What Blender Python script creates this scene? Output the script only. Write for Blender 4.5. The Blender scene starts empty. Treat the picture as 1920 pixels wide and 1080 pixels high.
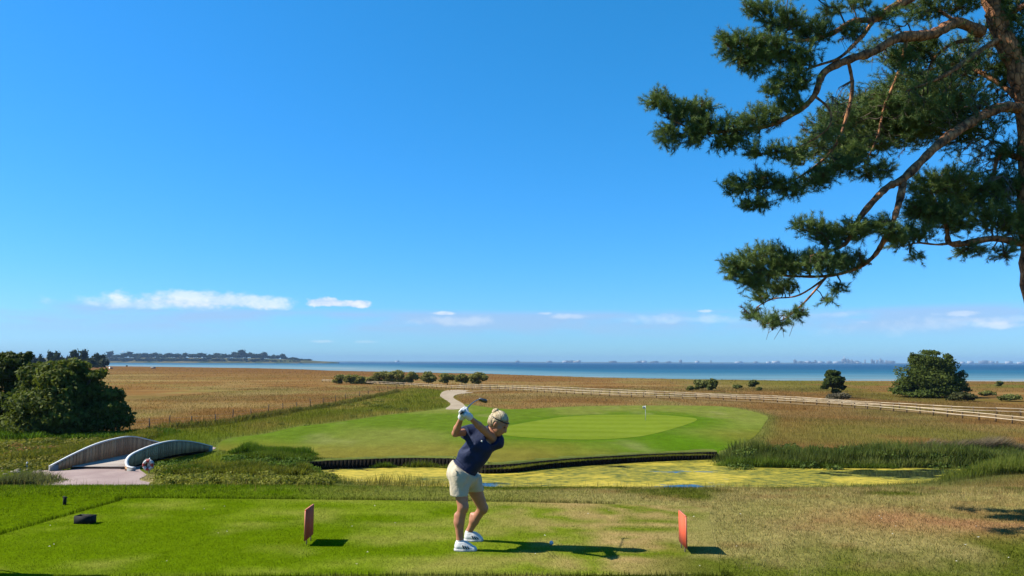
import bpy, bmesh, math, random
import numpy as np
from mathutils import Vector, Matrix, noise as mnoise
from mathutils.geometry import delaunay_2d_cdt

random.seed(7)
RNG = np.random.default_rng(11)
scene = bpy.context.scene
COL = scene.collection

# ------------------------------------------------------------------ camera
F = 1387.0                       # focal length in photo pixels (1920 wide)
CAM_Z = 1.9
PITCH = math.atan(139.5 / F)
ROLL = math.radians(0.16)
cd = bpy.data.cameras.new("camera")
cam = bpy.data.objects.new("camera", cd)
COL.objects.link(cam)
scene.camera = cam
cd.sensor_width = 36.0
cd.lens = 36.0 * F / 1920.0
cd.clip_start = 0.1
cd.clip_end = 90000.0
M = Matrix.Rotation(math.pi / 2 + PITCH, 4, 'X') @ Matrix.Rotation(ROLL, 4, 'Z')
M.translation = (0, 0, CAM_Z)
cam.matrix_world = M
RM = np.array(M.to_3x3())

# ------------------------------------------------------------------ sky, sun, exposure
SUN_EL = math.radians(43.5)
SUN_TO = (-1.0, 0.03)           # where the sun stands (ground direction)
world = bpy.data.worlds.new("World")
scene.world = world
world.use_nodes = True
wn = world.node_tree.nodes; wl = world.node_tree.links
wn.clear()
w_out = wn.new('ShaderNodeOutputWorld')
w_bg = wn.new('ShaderNodeBackground')
w_sky = wn.new('ShaderNodeTexSky')
w_sky.sky_type = 'NISHITA'
w_sky.sun_disc = False
w_sky.sun_elevation = SUN_EL
w_sky.sun_rotation = math.atan2(SUN_TO[0], SUN_TO[1])
w_sky.altitude = 0
w_sky.air_density = 1.0
w_sky.dust_density = 0.25
w_sky.ozone_density = 3.0
w_hsv = wn.new('ShaderNodeHueSaturation')
w_hsv.inputs['Saturation'].default_value = 1.22
w_hsv.inputs['Hue'].default_value = 0.503
wl.new(w_sky.outputs['Color'], w_hsv.inputs['Color'])
SKY_STRENGTH = 0.056
w_bg.inputs['Strength'].default_value = SKY_STRENGTH
# one even colour grade for the whole sky (a phone camera's rendering of clear blue)
w_sep = wn.new('ShaderNodeSeparateColor'); w_cmb = wn.new('ShaderNodeCombineColor')
wl.new(w_hsv.outputs['Color'], w_sep.inputs[0])
for i_, (gain, gam) in enumerate(((0.50, 1.10), (0.86, 0.68), (1.50, 0.88))):
    pw = wn.new('ShaderNodeMath'); pw.operation = 'POWER'; pw.inputs[1].default_value = gam
    ml = wn.new('ShaderNodeMath'); ml.operation = 'MULTIPLY'; ml.inputs[1].default_value = gain * 0.125 ** (gam - 1)
    wl.new(w_sep.outputs[i_], pw.inputs[0]); wl.new(pw.outputs[0], ml.inputs[0]); wl.new(ml.outputs[0], w_cmb.inputs[i_])
SKY_COLOUR = w_cmb.outputs['Color']

sd = bpy.data.lights.new("sun", 'SUN')
sd.energy = 5.0
sd.angle = math.radians(0.53)
sd.color = (1.0, 0.94, 0.80)
sun = bpy.data.objects.new("sun", sd)
COL.objects.link(sun)
sv = Vector((SUN_TO[0], SUN_TO[1], 0)).normalized() * math.cos(SUN_EL) + Vector((0, 0, math.sin(SUN_EL)))
sun.rotation_euler = sv.to_track_quat('Z', 'Y').to_euler()
sun.location = (-40, 5, 60)

scene.view_settings.view_transform = 'Standard'
scene.view_settings.look = 'None'
scene.view_settings.gamma = 1.0
scene.view_settings.exposure = 1.158
scene.view_settings.use_curve_mapping = False
scene.render.engine = 'CYCLES'
scene.cycles.max_bounces = 6
scene.cycles.volume_bounces = 0
scene.cycles.transparent_max_bounces = 8

# ------------------------------------------------------------------ pixel <-> place
def ray(u, v):
    d = RM @ np.array([(u - 960.0) / F, (540.0 - v) / F, -1.0])
    return d
def at(u, v, y):
    """point seen at photo pixel (u,v) that stands y metres ahead"""
    d = ray(u, v)
    t = y / d[1]
    return Vector((d[0] * t, y, CAM_Z + d[2] * t))
def gp(u, v, z):
    d = ray(u, v)
    t = (z - CAM_Z) / d[2]
    return Vector((d[0] * t, d[1] * t, z))
def px2m(y):
    return y / F

# ------------------------------------------------------------------ numpy noise
def _hash(i, j, s):
    n = (i.astype(np.int64) * 374761393 + j.astype(np.int64) * 668265263 + s * 982451653) & 0xffffffff
    n = ((n ^ (n >> 13)) * 1274126177) & 0xffffffff
    n = n ^ (n >> 16)
    return (n & 0xffff) / 65535.0
def vnoise(x, y, s=0):
    i = np.floor(x); j = np.floor(y)
    fx = x - i; fy = y - j
    fx = fx * fx * (3 - 2 * fx); fy = fy * fy * (3 - 2 * fy)
    a = _hash(i, j, s); b = _hash(i + 1, j, s); c = _hash(i, j + 1, s); d = _hash(i + 1, j + 1, s)
    return (a * (1 - fx) + b * fx) * (1 - fy) + (c * (1 - fx) + d * fx) * fy
def fbm(x, y, s=0, o=4):
    r = 0; a = 0.5; t = 0
    for k in range(o):
        r = r + a * vnoise(x * 2 ** k + 17.3 * k, y * 2 ** k - 9.1 * k, s + k); t += a; a *= 0.5
    return r / t
def sstep(a, b, x):
    t = np.clip((x - a) / (b - a), 0, 1)
    return t * t * (3 - 2 * t)
def mix(a, b, t):
    t = np.asarray(t)[..., None]
    return np.asarray(a) * (1 - t) + np.asarray(b) * t

# ------------------------------------------------------------------ polygons
def catmull(pts, n=6, closed=True):
    P = [np.array(p, float) for p in pts]; out = []
    m = len(P)
    for i in range(m if closed else m - 1):
        if closed:
            p0, p1, p2, p3 = P[i - 1], P[i], P[(i + 1) % m], P[(i + 2) % m]
        else:
            p0, p1, p2, p3 = P[max(i - 1, 0)], P[i], P[i + 1], P[min(i + 2, m - 1)]
        for k in range(n):
            t = k / n
            out.append(0.5 * ((2 * p1) + (-p0 + p2) * t + (2 * p0 - 5 * p1 + 4 * p2 - p3) * t * t + (-p0 + 3 * p1 - 3 * p2 + p3) * t ** 3))
    if not closed: out.append(P[-1])
    return np.array(out)
def sdf_poly(poly, x, y):
    """signed distance, negative inside"""
    x = np.asarray(x, float); y = np.asarray(y, float)
    d = np.full(x.shape, 1e18); s = np.ones(x.shape)
    n = len(poly)
    for i in range(n):
        ax, ay = poly[i - 1][:2]; bx, by = poly[i][:2]
        ex, ey = bx - ax, by - ay
        wx, wy = x - ax, y - ay
        t = np.clip((wx * ex + wy * ey) / (ex * ex + ey * ey + 1e-12), 0, 1)
        d = np.minimum(d, (wx - ex * t) ** 2 + (wy - ey * t) ** 2)
        c1 = y >= ay; c2 = y < by; c3 = ex * wy > ey * wx
        flip = (c1 & c2 & c3) | (~c1 & ~c2 & ~c3)
        s = np.where(flip, -s, s)
    return np.sqrt(d) * s
def px_poly(pts, z, n=5, smooth=True):
    w = [gp(u, v, z)[:2] for u, v in pts]
    return catmull(w, n) if smooth else np.array(w)

LOW = -5.8          # the meadow below the tee
WATER = -6.4        # pond level
SEA = -7.0

POND = px_poly([(575, 886), (600, 880), (660, 877), (740, 874), (800, 874), (850, 875), (880, 882), (905, 887.5), (960, 886), (1046, 877), (1120, 871.5),
                (1192, 867), (1270, 863), (1337, 861), (1400, 870), (1480, 874), (1560, 876), (1640, 876.5), (1730, 877), (1800, 879), (1850, 884), (1830, 896),
                (1750, 908), (1600, 918), (1300, 924), (900, 926), (700, 918), (620, 905)], WATER, 4)
FAIRWAY = px_poly([(408, 843), (425, 827), (496, 818), (563, 805), (633, 797), (721, 780), (808, 770), (838, 765), (872, 759), (952, 768), (1075, 763), (1191, 761),
                   (1337, 762), (1396, 769), (1437, 782), (1434, 800), (1412, 825), (1350, 848), (1330, 850.5), (1192, 854.5), (1046, 861), (962, 872), (918, 876), (890, 872), (850, 861), (700, 860), (590, 859), (500, 853), (430, 848)], LOW, 4)
GREEN = px_poly([(926, 808), (955, 799), (1002, 790), (1060, 782), (1133, 778.5), (1221, 778.5), (1279, 782.5), (1307, 788), (1288, 798.5), (1229, 814), (1180, 821.5), (1104, 825), (1017, 822.5), (947, 817)], LOW, 5)
UPPATH = px_poly([(836, 768), (845, 758), (832, 748), (825, 742), (833, 733.5), (856, 731), (885, 733), (884, 737), (858, 740), (850, 746), (866, 756), (872, 766)], LOW, 5)
VERGE = px_poly([(215, 822), (300, 812), (404, 799), (471, 784), (556, 767), (606, 760), (660, 747), (720, 737), (770, 728), (830, 731), (850, 745), (846, 770), (721, 786), (563, 812), (425, 835), (380, 850), (300, 850)], LOW, 3)
APPROACH = px_poly([(60, 884), (108, 880), (128, 881), (190, 866), (253, 852), (300, 842), (385, 838), (400, 843), (300, 858), (262, 876), (275, 890), (262, 900), (330, 915), (230, 930), (100, 925), (66, 898)], -5.72, 3)
TEE = px_poly([(-250, 1078), (0, 1004), (120, 969.5), (225, 940), (255, 935), (560, 937), (900, 941), (1150, 946), (1318, 951), (1330, 970), (1338, 1010), (1348, 1072), (1300, 1078), (700, 1078)], 0.0, 4)

ALB = 0.52            # every surface colour below is scaled by this (measured against the exposure)

def shore_y(x):
    """distance of the shoreline (edge of the meadow) at x, from the photo's shoreline pixels"""
    us = np.array([-200, 60, 213, 311, 400, 480, 560, 619, 760, 915, 1104, 1300, 1460, 1700, 1920, 2300])
    vs = np.array([686, 686.6, 687, 688, 689.5, 690.5, 692.5, 695, 698, 701, 707.5, 711, 713.5, 714.5, 715.5, 716])
    pts = np.array([gp(u, v - 0.35 + 0.0 * u, LOW)[:2] for u, v in zip(us, vs)])
    xs = pts[:, 0]; ys = pts[:, 1]
    o = np.argsort(xs)
    return np.interp(x, xs[o], ys[o])

def pond_d(x, y):
    near = (y > 35) & (y < 80) & (np.abs(x) < 60)
    d = np.full(np.shape(x), 99.0)
    if near.any():
        d[near] = sdf_poly(POND, x[near], y[near])
    return d

def height(x, y):
    x = np.asarray(x, float); y = np.asarray(y, float)
    low = LOW + 0.16 * (fbm(x / 45, y / 45, 3, 3) - 0.5) * sstep(20, 40, y)
    low = low + 0.55 * np.exp(-(((x - 38) / 16) ** 2 + ((y - 86) / 17) ** 2))
    low = low + 0.35 * np.exp(-(((x + 22) / 16) ** 2 + ((y - 88) / 16) ** 2))
    d = pond_d(x, y)
    bed = sstep(0.95, 0.05, d) * 1.1
    nearbank = sstep(2.5, 0.0, d) * np.where(y < 52.5, 0.45, 0.0)
    low = low - bed - nearbank
    crest = 10.6 + 0.5 * (fbm(x / 6, y * 0 + 3.3, 9, 2) - 0.5)
    t = sstep(crest, crest + 19.0, y)
    z = low * t
    # the meadow dips under the sea behind the shore
    sh = shore_y(x)
    z = z - 2.8 * sstep(sh, sh * 1.05 + 8, y)
    return z
def hz(x, y):
    return float(height(np.array([x]), np.array([y]))[0])

# ------------------------------------------------------------------ ground colours (linear albedo)
C_GREEN = np.array([0.118, 0.190, 0.003]); C_GREEN2 = np.array([0.165, 0.225, 0.012])
C_OLIVE = np.array([0.165, 0.160, 0.025]); C_STRAW = np.array([0.42, 0.30, 0.120])
C_DRY = np.array([0.265, 0.140, 0.048]); C_RED = np.array([0.22, 0.108, 0.038])
C_BARE = np.array([0.38, 0.215, 0.095])

def top_col(x, y):
    """colours of the rough round the tee"""
    n = fbm(x * 0.9, y * 0.9, 21, 4); n2 = fbm(x * 0.33 + 4, y * 0.33, 25, 3)
    dry = np.clip(sstep(-4.5, 2.6, x + 1.6 * (n2 - 0.5)) * 0.88 + (n - 0.5) * 0.55 + 0.12 * sstep(10, 12, y), 0, 1)
    n3 = fbm(x * 2.1 + 8, y * 2.4, 27, 3)
    st = mix(np.array([0.375, 0.300, 0.115]), C_BARE * 0.8, sstep(0.55, 0.75, n3) * 0.7)
    c = mix(C_GREEN * 0.95, mix(st, np.array([0.105, 0.130, 0.012]), sstep(0.45, 0.55, n2 * 0.55 + n * 0.45) * 0.95), dry)
    e = 1.25 * np.exp(-(((x - 5.5) / 1.45) ** 2 + ((y - 9.25) / 0.72) ** 2)) * sstep(0.18, 0.5, n)
    return mix(c, C_BARE * np.array([1.1, 1.05, 1.1]), np.clip(e * 1.1, 0, 0.92))
def tee_col(x, y):
    n = fbm(x * 1.3, y * 2.6, 31, 4); n2 = fbm(x * 0.5, y * 0.9, 33, 3); n3 = fbm(x * 3.2, y * 6.5, 37, 3)
    dry = sstep(-1.6, 1.6, x) * sstep(0.46, 0.60, n * 0.5 + n3 * 0.5 + 0.05 * sstep(8.4, 9.6, y)) * 0.95
    dry = np.clip(dry + 0.22 * sstep(0.55, 0.8, n), 0, 1)
    c = mix(C_GREEN * 0.92, C_GREEN2 * 1.05, sstep(0.42, 0.58, n2 * 0.5 + n * 0.5))
    c = mix(c, C_OLIVE * 1.15, sstep(-1.0, 2.0, x)[...] * 0.35)
    c = mix(c, C_STRAW * 0.95, dry)
    xe = np.interp(y, [6.6, 8.0, 9.9], [1.86, 2.15, 2.6])
    c = c * 1.1
    return mix(c, top_col(x, y), sstep(-0.75, 0.05, x - xe + 0.9 * (n - 0.5)))
def low_col(x, y):
    n = fbm(x / 9, y / 16, 41, 4); n2 = fbm(x / 30, y / 60, 43, 3)
    sh = shore_y(x)
    c = mix(C_DRY, C_STRAW * 0.82, sstep(0.42, 0.7, n2 * 0.55 + n * 0.45))
    c = mix(c, C_OLIVE * 0.95, sstep(0.5, 0.75, n) * 0.4)
    # reddish dry stalks towards the shore
    n4 = fbm(x / 70, y / 15, 45, 3); n5 = fbm(x / 14, y / 5, 47, 3)
    c = c * (0.78 + 0.44 * n5)[:, None]
    c = mix(c, np.array([0.20, 0.125, 0.045]), sstep(0.5, 0.68, n4) * 0.55)
    c = mix(c, C_STRAW * 0.95, sstep(0.45, 0.28, n4) * 0.35)
    red = sstep(0.52, 0.78, y / sh + 0.1 * (n - 0.5)) * sstep(70, 0, x)
    c = mix(c, C_RED, red * 0.75)
    rgt = sstep(40, 110, x) * sstep(0.42, 0.6, n2 + 0.1 * n)
    c = mix(c, C_OLIVE * 0.85, rgt * 0.8)
    near = (y < 230) & (np.abs(x) < 120)
    dv = np.full(x.shape, 99.0); df = np.full(x.shape, 99.0); dp = np.full(x.shape, 99.0)
    dv[near] = sdf_poly(VERGE, x[near], y[near]); df[near] = sdf_poly(FAIRWAY, x[near], y[near]); dp[near] = sdf_poly(POND, x[near], y[near])
    k = 5 * (n - 0.5)
    c = mix(c, mix(np.array([0.15, 0.165, 0.018]), np.array([0.25, 0.205, 0.045]), sstep(0.4, 0.65, n)), sstep(2.0, -2.0, dv + k))
    # olive mound right of the green
    mo = np.exp(-(((x - 42) / 17) ** 2 + ((y - 78) / 16) ** 2))
    c = mix(c, np.array([0.20, 0.175, 0.04]), np.clip(mo * 1.1, 0, 1) * sstep(0.3, 0.55, n))
    sp_ = np.exp(-(((x + 24.2) / 2.0) ** 2 + ((y - 49.0) / 2.2) ** 2))
    # weeds left of the bridge, banks of the pond
    wd = np.maximum(sstep(-23, -27, x + k * 0.5) * sstep(82, 76, y + k), sstep(-6, -9, x) * sstep(54, 50, y))
    wd = np.maximum(wd, sstep(-10.0, -13.0, x) * sstep(-30, -27, x) * sstep(66.5, 64.0, y + 0.25 * k))
    c = mix(c, mix(np.array([0.13, 0.165, 0.015]), np.array([0.26, 0.21, 0.05]), sstep(0.45, 0.6, n)), wd)
    c = mix(c, np.array([0.10, 0.14, 0.03]), sstep(7.0, 1.0, dp) * 0.9)
    c = mix(c, np.array([0.16, 0.19, 0.04]), sstep(2.5, 0.0, df) * 0.75)
    return mix(c, np.array([0.42, 0.35, 0.17]), np.clip(sp_ * 1.3, 0, 0.9))
def ground_col(x, y):
    t = sstep(12, 22, y)
    a = top_col(x, np.minimum(y, 30)); b = low_col(x, np.maximum(y, 1))
    return mix(a, b, t)
# ------------------------------------------------------------------ mesh helpers
def npmesh(name, V, faces, smooth=False, col=None, raw=False):
    """faces: one (m,k) int array or a list of such"""
    if not isinstance(faces, (list, tuple)): faces = [faces]
    faces = [np.asarray(f, np.int32) for f in faces if len(f)]
    V = np.asarray(V, np.float32)
    me = bpy.data.meshes.new(name)
    me.vertices.add(len(V)); me.vertices.foreach_set("co", V.ravel())
    li = np.concatenate([f.ravel() for f in faces])
    cnt = np.concatenate([np.full(len(f), f.shape[1], np.int32) for f in faces])
    st = np.concatenate([[0], np.cumsum(cnt)[:-1]]).astype(np.int32)
    me.loops.add(len(li)); me.loops.foreach_set("vertex_index", li)
    me.polygons.add(len(cnt)); me.polygons.foreach_set("loop_start", st)
    try: me.polygons.foreach_set("loop_total", cnt)
    except Exception: pass
    if smooth: me.polygons.foreach_set("use_smooth", np.ones(len(cnt), bool))
    me.update(calc_edges=True)
    if col is not None:
        a = me.attributes.new("col", 'FLOAT_COLOR', 'POINT')
        c = np.ones((len(V), 4), np.float32); c[:, :3] = np.asarray(col) * (1.0 if raw else ALB)
        a.data.foreach_set("color", c.ravel())
    return me
def link(name, me, mat=None, parent=None, loc=None):
    o = bpy.data.objects.new(name, me)
    COL.objects.link(o)
    if mat is not None and me is not None and len(me.materials) == 0: me.materials.append(mat)
    if parent is not None: o.parent = parent
    if loc is not None: o.location = loc
    return o
def tag(o, label=None, cat=None, group=None, kind=None):
    if label: o["label"] = label
    if cat: o["category"] = cat
    if group: o["group"] = group
    if kind: o["kind"] = kind
    return o
def empty(name, loc=(0, 0, 0), rz=0.0):
    o = bpy.data.objects.new(name, None)
    COL.objects.link(o); o.location = loc; o.rotation_euler = (0, 0, rz)
    o.empty_display_size = 0.2
    return o
def hold(o, root):
    """parent a mesh built in world coordinates to a root that stands elsewhere"""
    o.parent = root
    o.matrix_parent_inverse = Matrix.LocRotScale(root.location, root.rotation_euler, root.scale).inverted()
    return o

def hold_part(o, part):
    """sub-part of a part that was built in world coordinates"""
    o.parent = part
    return o

class MB:
    """collects simple solids into one mesh"""
    def __init__(s): s.V = []; s.F = {}; s.n = 0
    def add(s, V, F):
        V = np.asarray(V, float).reshape(-1, 3)
        for f in F: s.F.setdefault(len(f), []).append([i + s.n for i in f])
        s.V.append(V); s.n += len(V)
    def box(s, c, size, rot=None, taper=1.0):
        hx, hy, hz_ = [q / 2 for q in size]
        V = [Vector((x * hx * (taper if z > 0 else 1), y * hy * (taper if z > 0 else 1), z * hz_)) for z in (-1, 1) for y in (-1, 1) for x in (-1, 1)]
        if rot is not None: V = [rot @ v for v in V]
        V = [v + Vector(c) for v in V]
        s.add([v[:] for v in V], [(0, 2, 3, 1), (4, 5, 7, 6), (0, 1, 5, 4), (2, 6, 7, 3), (0, 4, 6, 2), (1, 3, 7, 5)])
    def tube(s, pts, rad, sides=8, caps=True):
        pts = [Vector(p) for p in pts]; n = len(pts)
        if not hasattr(rad, '__len__'): rad = [rad] * n
        ref = Vector((0.31, 0.17, 0.93)); V = []
        for i, p in enumerate(pts):
            d = (pts[min(i + 1, n - 1)] - pts[max(i - 1, 0)])
            d = d.normalized() if d.length > 1e-9 else Vector((0, 0, 1))
            a = d.cross(ref)
            if a.length < 1e-3: a = d.cross(Vector((1, 0, 0)))
            a.normalize(); b = d.cross(a)
            for k in range(sides):
                t = 2 * math.pi * k / sides
                V.append((p + (a * math.cos(t) + b * math.sin(t)) * rad[i])[:])
        Fc = []
        for i in range(n - 1):
            for k in range(sides):
                k2 = (k + 1) % sides
                Fc.append((i * sides + k, i * sides + k2, (i + 1) * sides + k2, (i + 1) * sides + k))
        if caps:
            Fc.append(tuple(range(sides))[::-1]); Fc.append(tuple((n - 1) * sides + k for k in range(sides)))
        s.add(V, Fc)
    def lathe(s, prof, c, axis=None, sides=16):
        q = Vector((0, 0, 1)).rotation_difference(Vector(axis)).to_matrix() if axis is not None else Matrix.Identity(3)
        V = []
        for r, z in prof:
            for k in range(sides):
                t = 2 * math.pi * k / sides
                V.append((q @ Vector((r * math.cos(t), r * math.sin(t), z)) + Vector(c))[:])
        Fc = []
        for i in range(len(prof) - 1):
            for k in range(sides):
                k2 = (k + 1) % sides
                Fc.append((i * sides + k, i * sides + k2, (i + 1) * sides + k2, (i + 1) * sides + k))
        s.add(V, Fc)
    def mesh(s, name, smooth=False):
        return npmesh(name, np.concatenate(s.V), [np.array(f) for f in s.F.values()], smooth)
    def build(s, name, mat, parent=None, smooth=False):
        o = link(name, s.mesh(name, smooth), mat)
        if parent is not None: hold(o, parent)
        return o

def ellipsoid(c, r, nu=14, nv=9, rot=None):
    V = []; Fc = []
    for j in range(nv + 1):
        th = math.pi * j / nv
        for i in range(nu):
            ph = 2 * math.pi * i / nu
            p = Vector((math.sin(th) * math.cos(ph) * r[0], math.sin(th) * math.sin(ph) * r[1], math.cos(th) * r[2]))
            if rot is not None: p = rot @ p
            V.append((p + Vector(c))[:])
    for j in range(nv):
        for i in range(nu):
            i2 = (i + 1) % nu
            Fc.append((j * nu + i, (j + 1) * nu + i, (j + 1) * nu + i2, j * nu + i2))
    return V, Fc

# ------------------------------------------------------------------ materials
def new_mat(name):
    m = bpy.data.materials.new(name); m.use_nodes = True
    nt = m.node_tree
    return m, nt.nodes, nt.links, nt.nodes['Principled BSDF']
def plain(name, rgb, rough=0.6, spec=0.5, metal=0.0, var=0.0, scale=20.0, bump=0.0, bscale=60.0):
    rgb = tuple(q * ALB for q in rgb)
    m, n, l, p = new_mat(name)
    p.inputs['Roughness'].default_value = rough
    p.inputs['Specular IOR Level'].default_value = spec
    p.inputs['Metallic'].default_value = metal
    p.inputs['Base Color'].default_value = (*rgb, 1)
    if var > 0 or bump > 0:
        tc = n.new('ShaderNodeTexCoord')
    if var > 0:
        nz = n.new('ShaderNodeTexNoise'); nz.inputs['Scale'].default_value = scale; nz.inputs['Detail'].default_value = 6
        l.new(tc.outputs['Object'], nz.inputs['Vector'])
        r = n.new('ShaderNodeMapRange'); r.inputs[1].default_value = 0.25; r.inputs[2].default_value = 0.75
        r.inputs[3].default_value = 1 - var; r.inputs[4].default_value = 1 + var
        l.new(nz.outputs['Fac'], r.inputs[0])
        mx = n.new('ShaderNodeVectorMath'); mx.operation = 'SCALE'; mx.inputs[0].default_value = rgb
        l.new(r.outputs[0], mx.inputs['Scale']); l.new(mx.outputs[0], p.inputs['Base Color'])
    if bump > 0:
        nb = n.new('ShaderNodeTexNoise'); nb.inputs['Scale'].default_value = bscale; nb.inputs['Detail'].default_value = 5
        l.new(tc.outputs['Object'], nb.inputs['Vector'])
        b = n.new('ShaderNodeBump'); b.inputs['Strength'].default_value = bump; b.inputs['Distance'].default_value = 0.02
        l.new(nb.outputs['Fac'], b.inputs['Height']); l.new(b.outputs[0], p.inputs['Normal'])
    return m
def grass_sheet(name, sc1, sc2, amp1=0.22, amp2=0.3, bump=0.5, dist=0.02, stretch=(1, 1, 1)):
    """ground whose colour comes from the 'col' attribute, broken up by two sizes of grain"""
    m, n, l, p = new_mat(name)
    p.inputs['Roughness'].default_value = 1.0; p.inputs['Specular IOR Level'].default_value = 0.0
    at_ = n.new('ShaderNodeAttribute'); at_.attribute_name = 'col'
    tc = n.new('ShaderNodeTexCoord'); mp = n.new('ShaderNodeMapping'); mp.inputs['Scale'].default_value = stretch
    l.new(tc.outputs['Object'], mp.inputs['Vector'])
    fac = None
    for sc, amp in ((sc1, amp1), (sc2, amp2)):
        nz = n.new('ShaderNodeTexNoise'); nz.inputs['Scale'].default_value = sc; nz.inputs['Detail'].default_value = 5; nz.inputs['Roughness'].default_value = 0.65
        l.new(mp.outputs[0], nz.inputs['Vector'])
        r = n.new('ShaderNodeMapRange'); r.inputs[1].default_value = 0.28; r.inputs[2].default_value = 0.72
        r.inputs[3].default_value = 1 - amp; r.inputs[4].default_value = 1 + amp
        l.new(nz.outputs['Fac'], r.inputs[0])
        if fac is None: fac = r.outputs[0]
        else:
            q = n.new('ShaderNodeMath'); q.operation = 'MULTIPLY'; l.new(fac, q.inputs[0]); l.new(r.outputs[0], q.inputs[1]); fac = q.outputs[0]
        last = nz
    sc = n.new('ShaderNodeVectorMath'); sc.operation = 'SCALE'
    l.new(at_.outputs['Color'], sc.inputs[0]); l.new(fac, sc.inputs['Scale']); l.new(sc.outputs[0], p.inputs['Base Color'])
    b = n.new('ShaderNodeBump'); b.inputs['Strength'].default_value = bump; b.inputs['Distance'].default_value = dist
    l.new(last.outputs['Fac'], b.inputs['Height']); l.new(b.outputs[0], p.inputs['Normal'])
    return m
def leaf_mat(name, trans=0.35, rough=0.55, spec=0.3, tint=(1.15, 1.2, 0.7)):
    m, n, l, p = new_mat(name)
    at_ = n.new('ShaderNodeAttribute'); at_.attribute_name = 'col'
    p.inputs['Roughness'].default_value = rough; p.inputs['Specular IOR Level'].default_value = spec
    l.new(at_.outputs['Color'], p.inputs['Base Color'])
    tr = n.new('ShaderNodeBsdfTranslucent')
    v = n.new('ShaderNodeVectorMath'); v.operation = 'MULTIPLY'; v.inputs[1].default_value = tint
    l.new(at_.outputs['Color'], v.inputs[0]); l.new(v.outputs[0], tr.inputs['Color'])
    ms = n.new('ShaderNodeMixShader'); ms.inputs[0].default_value = trans
    l.new(p.outputs[0], ms.inputs[1]); l.new(tr.outputs[0], ms.inputs[2])
    l.new(ms.outputs[0], n['Material Output'].inputs['Surface'])
    return m

MAT = {}
MAT['blade'] = leaf_mat('grass_blade', 0.42, 0.8, 0.06)
MAT['leaf'] = leaf_mat('leaf', 0.32, 0.7, 0.08)
MAT['needle'] = leaf_mat('pine_needle', 0.2, 0.6, 0.12, (1.1, 1.15, 0.6))
MAT['bark'] = plain('grey_bark', (0.11, 0.085, 0.065), 0.9, 0.2, var=0.4, scale=6, bump=0.8, bscale=20)

# ------------------------------------------------------------------ vegetation helpers
def blades(name, P, hgt, wid, col, lean=0.35, segs=1, rng=RNG, wind=(0.0, 0.0)):
    n = len(P); P = np.asarray(P, float)
    a = rng.uniform(0, 2 * np.pi, n)
    w = np.stack([np.cos(a), np.sin(a), np.zeros(n)], 1) * (np.asarray(wid) * np.ones(n))[:, None] / 2
    b = rng.uniform(0, 2 * np.pi, n); L = rng.uniform(0.1, 1, n) * lean
    d = np.stack([np.cos(b) * L + wind[0], np.sin(b) * L + wind[1], np.ones(n)], 1)
    h = (np.asarray(hgt) * np.ones(n))[:, None]
    col = np.asarray(col)
    if segs == 1:
        V = np.stack([P - w, P + w, P + d * h], 1).reshape(-1, 3)
        Fc = np.arange(3 * n).reshape(n, 3)
        C = np.repeat(col, 3, 0)
        return npmesh(name, V, Fc, False, C)
    mid = P + d * np.array([0.35, 0.35, 0.55]) * h
    V = np.stack([P - w, P + w, mid + 0.8 * w, mid - 0.8 * w, P + d * h], 1).reshape(-1, 3)
    i = np.arange(n)[:, None] * 5
    C = np.repeat(col, 5, 0)
    return npmesh(name, V, [i + np.array([[0, 1, 2, 3]]), i + np.array([[3, 2, 4]])], False, C)

def blob_points(blobs, n, rng, shell=0.55):
    """blobs: (cx,cy,cz,rx,ry,rz); points crowd near the blobs' surfaces; returns points and outward normals"""
    B = np.array(blobs, float)
    ar = (B[:, 3] * B[:, 4] + B[:, 4] * B[:, 5] + B[:, 3] * B[:, 5])
    k = rng.choice(len(B), n, p=ar / ar.sum())
    d = rng.normal(size=(n, 3)); d /= np.linalg.norm(d, axis=1)[:, None]
    r = shell + (1.06 - shell) * rng.uniform(0, 1, n) ** 0.7
    r = r * (0.72 + 0.5 * vnoise(d[:, 0] * 3 + k * 7.1, d[:, 1] * 3 + d[:, 2] * 2.3, 5))
    P = B[k, :3] + d * B[k, 3:6] * r[:, None]
    return P, d, k
def leaf_cloud(name, blobs, n, size, c1, c2, rng, shell=0.55, zmin=None):
    P, d, k = blob_points(blobs, n, rng, shell)
    if zmin is not None:
        ok = P[:, 2] > zmin; P = P[ok]; d = d[ok]; k = k[ok]; n = len(P)
    nrm = d * 0.8 + rng.normal(size=(n, 3)) * 0.75 + np.array([0, 0, 0.25])
    nrm /= np.linalg.norm(nrm, axis=1)[:, None]
    t = np.cross(nrm, rng.normal(size=(n, 3))); t /= np.linalg.norm(t, axis=1)[:, None]
    b = np.cross(nrm, t)
    s = (size * rng.uniform(0.6, 1.3, n))[:, None]
    V = np.stack([P - t * s, P + b * s * 0.62, P + t * s, P - b * s * 0.62], 1).reshape(-1, 3)
    cl = rng.uniform(0, 1, len(blobs))[k] * 0.5 + rng.uniform(0, 1, n) * 0.5
    C = mix(np.asarray(c1), np.asarray(c2), cl)
    return npmesh(name, V, np.arange(4 * n).reshape(n, 4), False, np.repeat(C, 4, 0))

def lump_blobs(c, r, m, rng, lump=0.42):
    """a crown: one rounded mass broken up into m lumps"""
    out = []
    for i in range(m):
        d = rng.normal(size=3); d /= np.linalg.norm(d); d[2] = abs(d[2]) * 1.0 - 0.25
        q = rng.uniform(0.15, 0.78)
        s = lump * rng.uniform(0.5, 1.3)
        out.append((c[0] + d[0] * r[0] * q, c[1] + d[1] * r[1] * q, c[2] + d[2] * r[2] * q, r[0] * s, r[1] * s, r[2] * s * 0.9))
    return out

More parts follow.
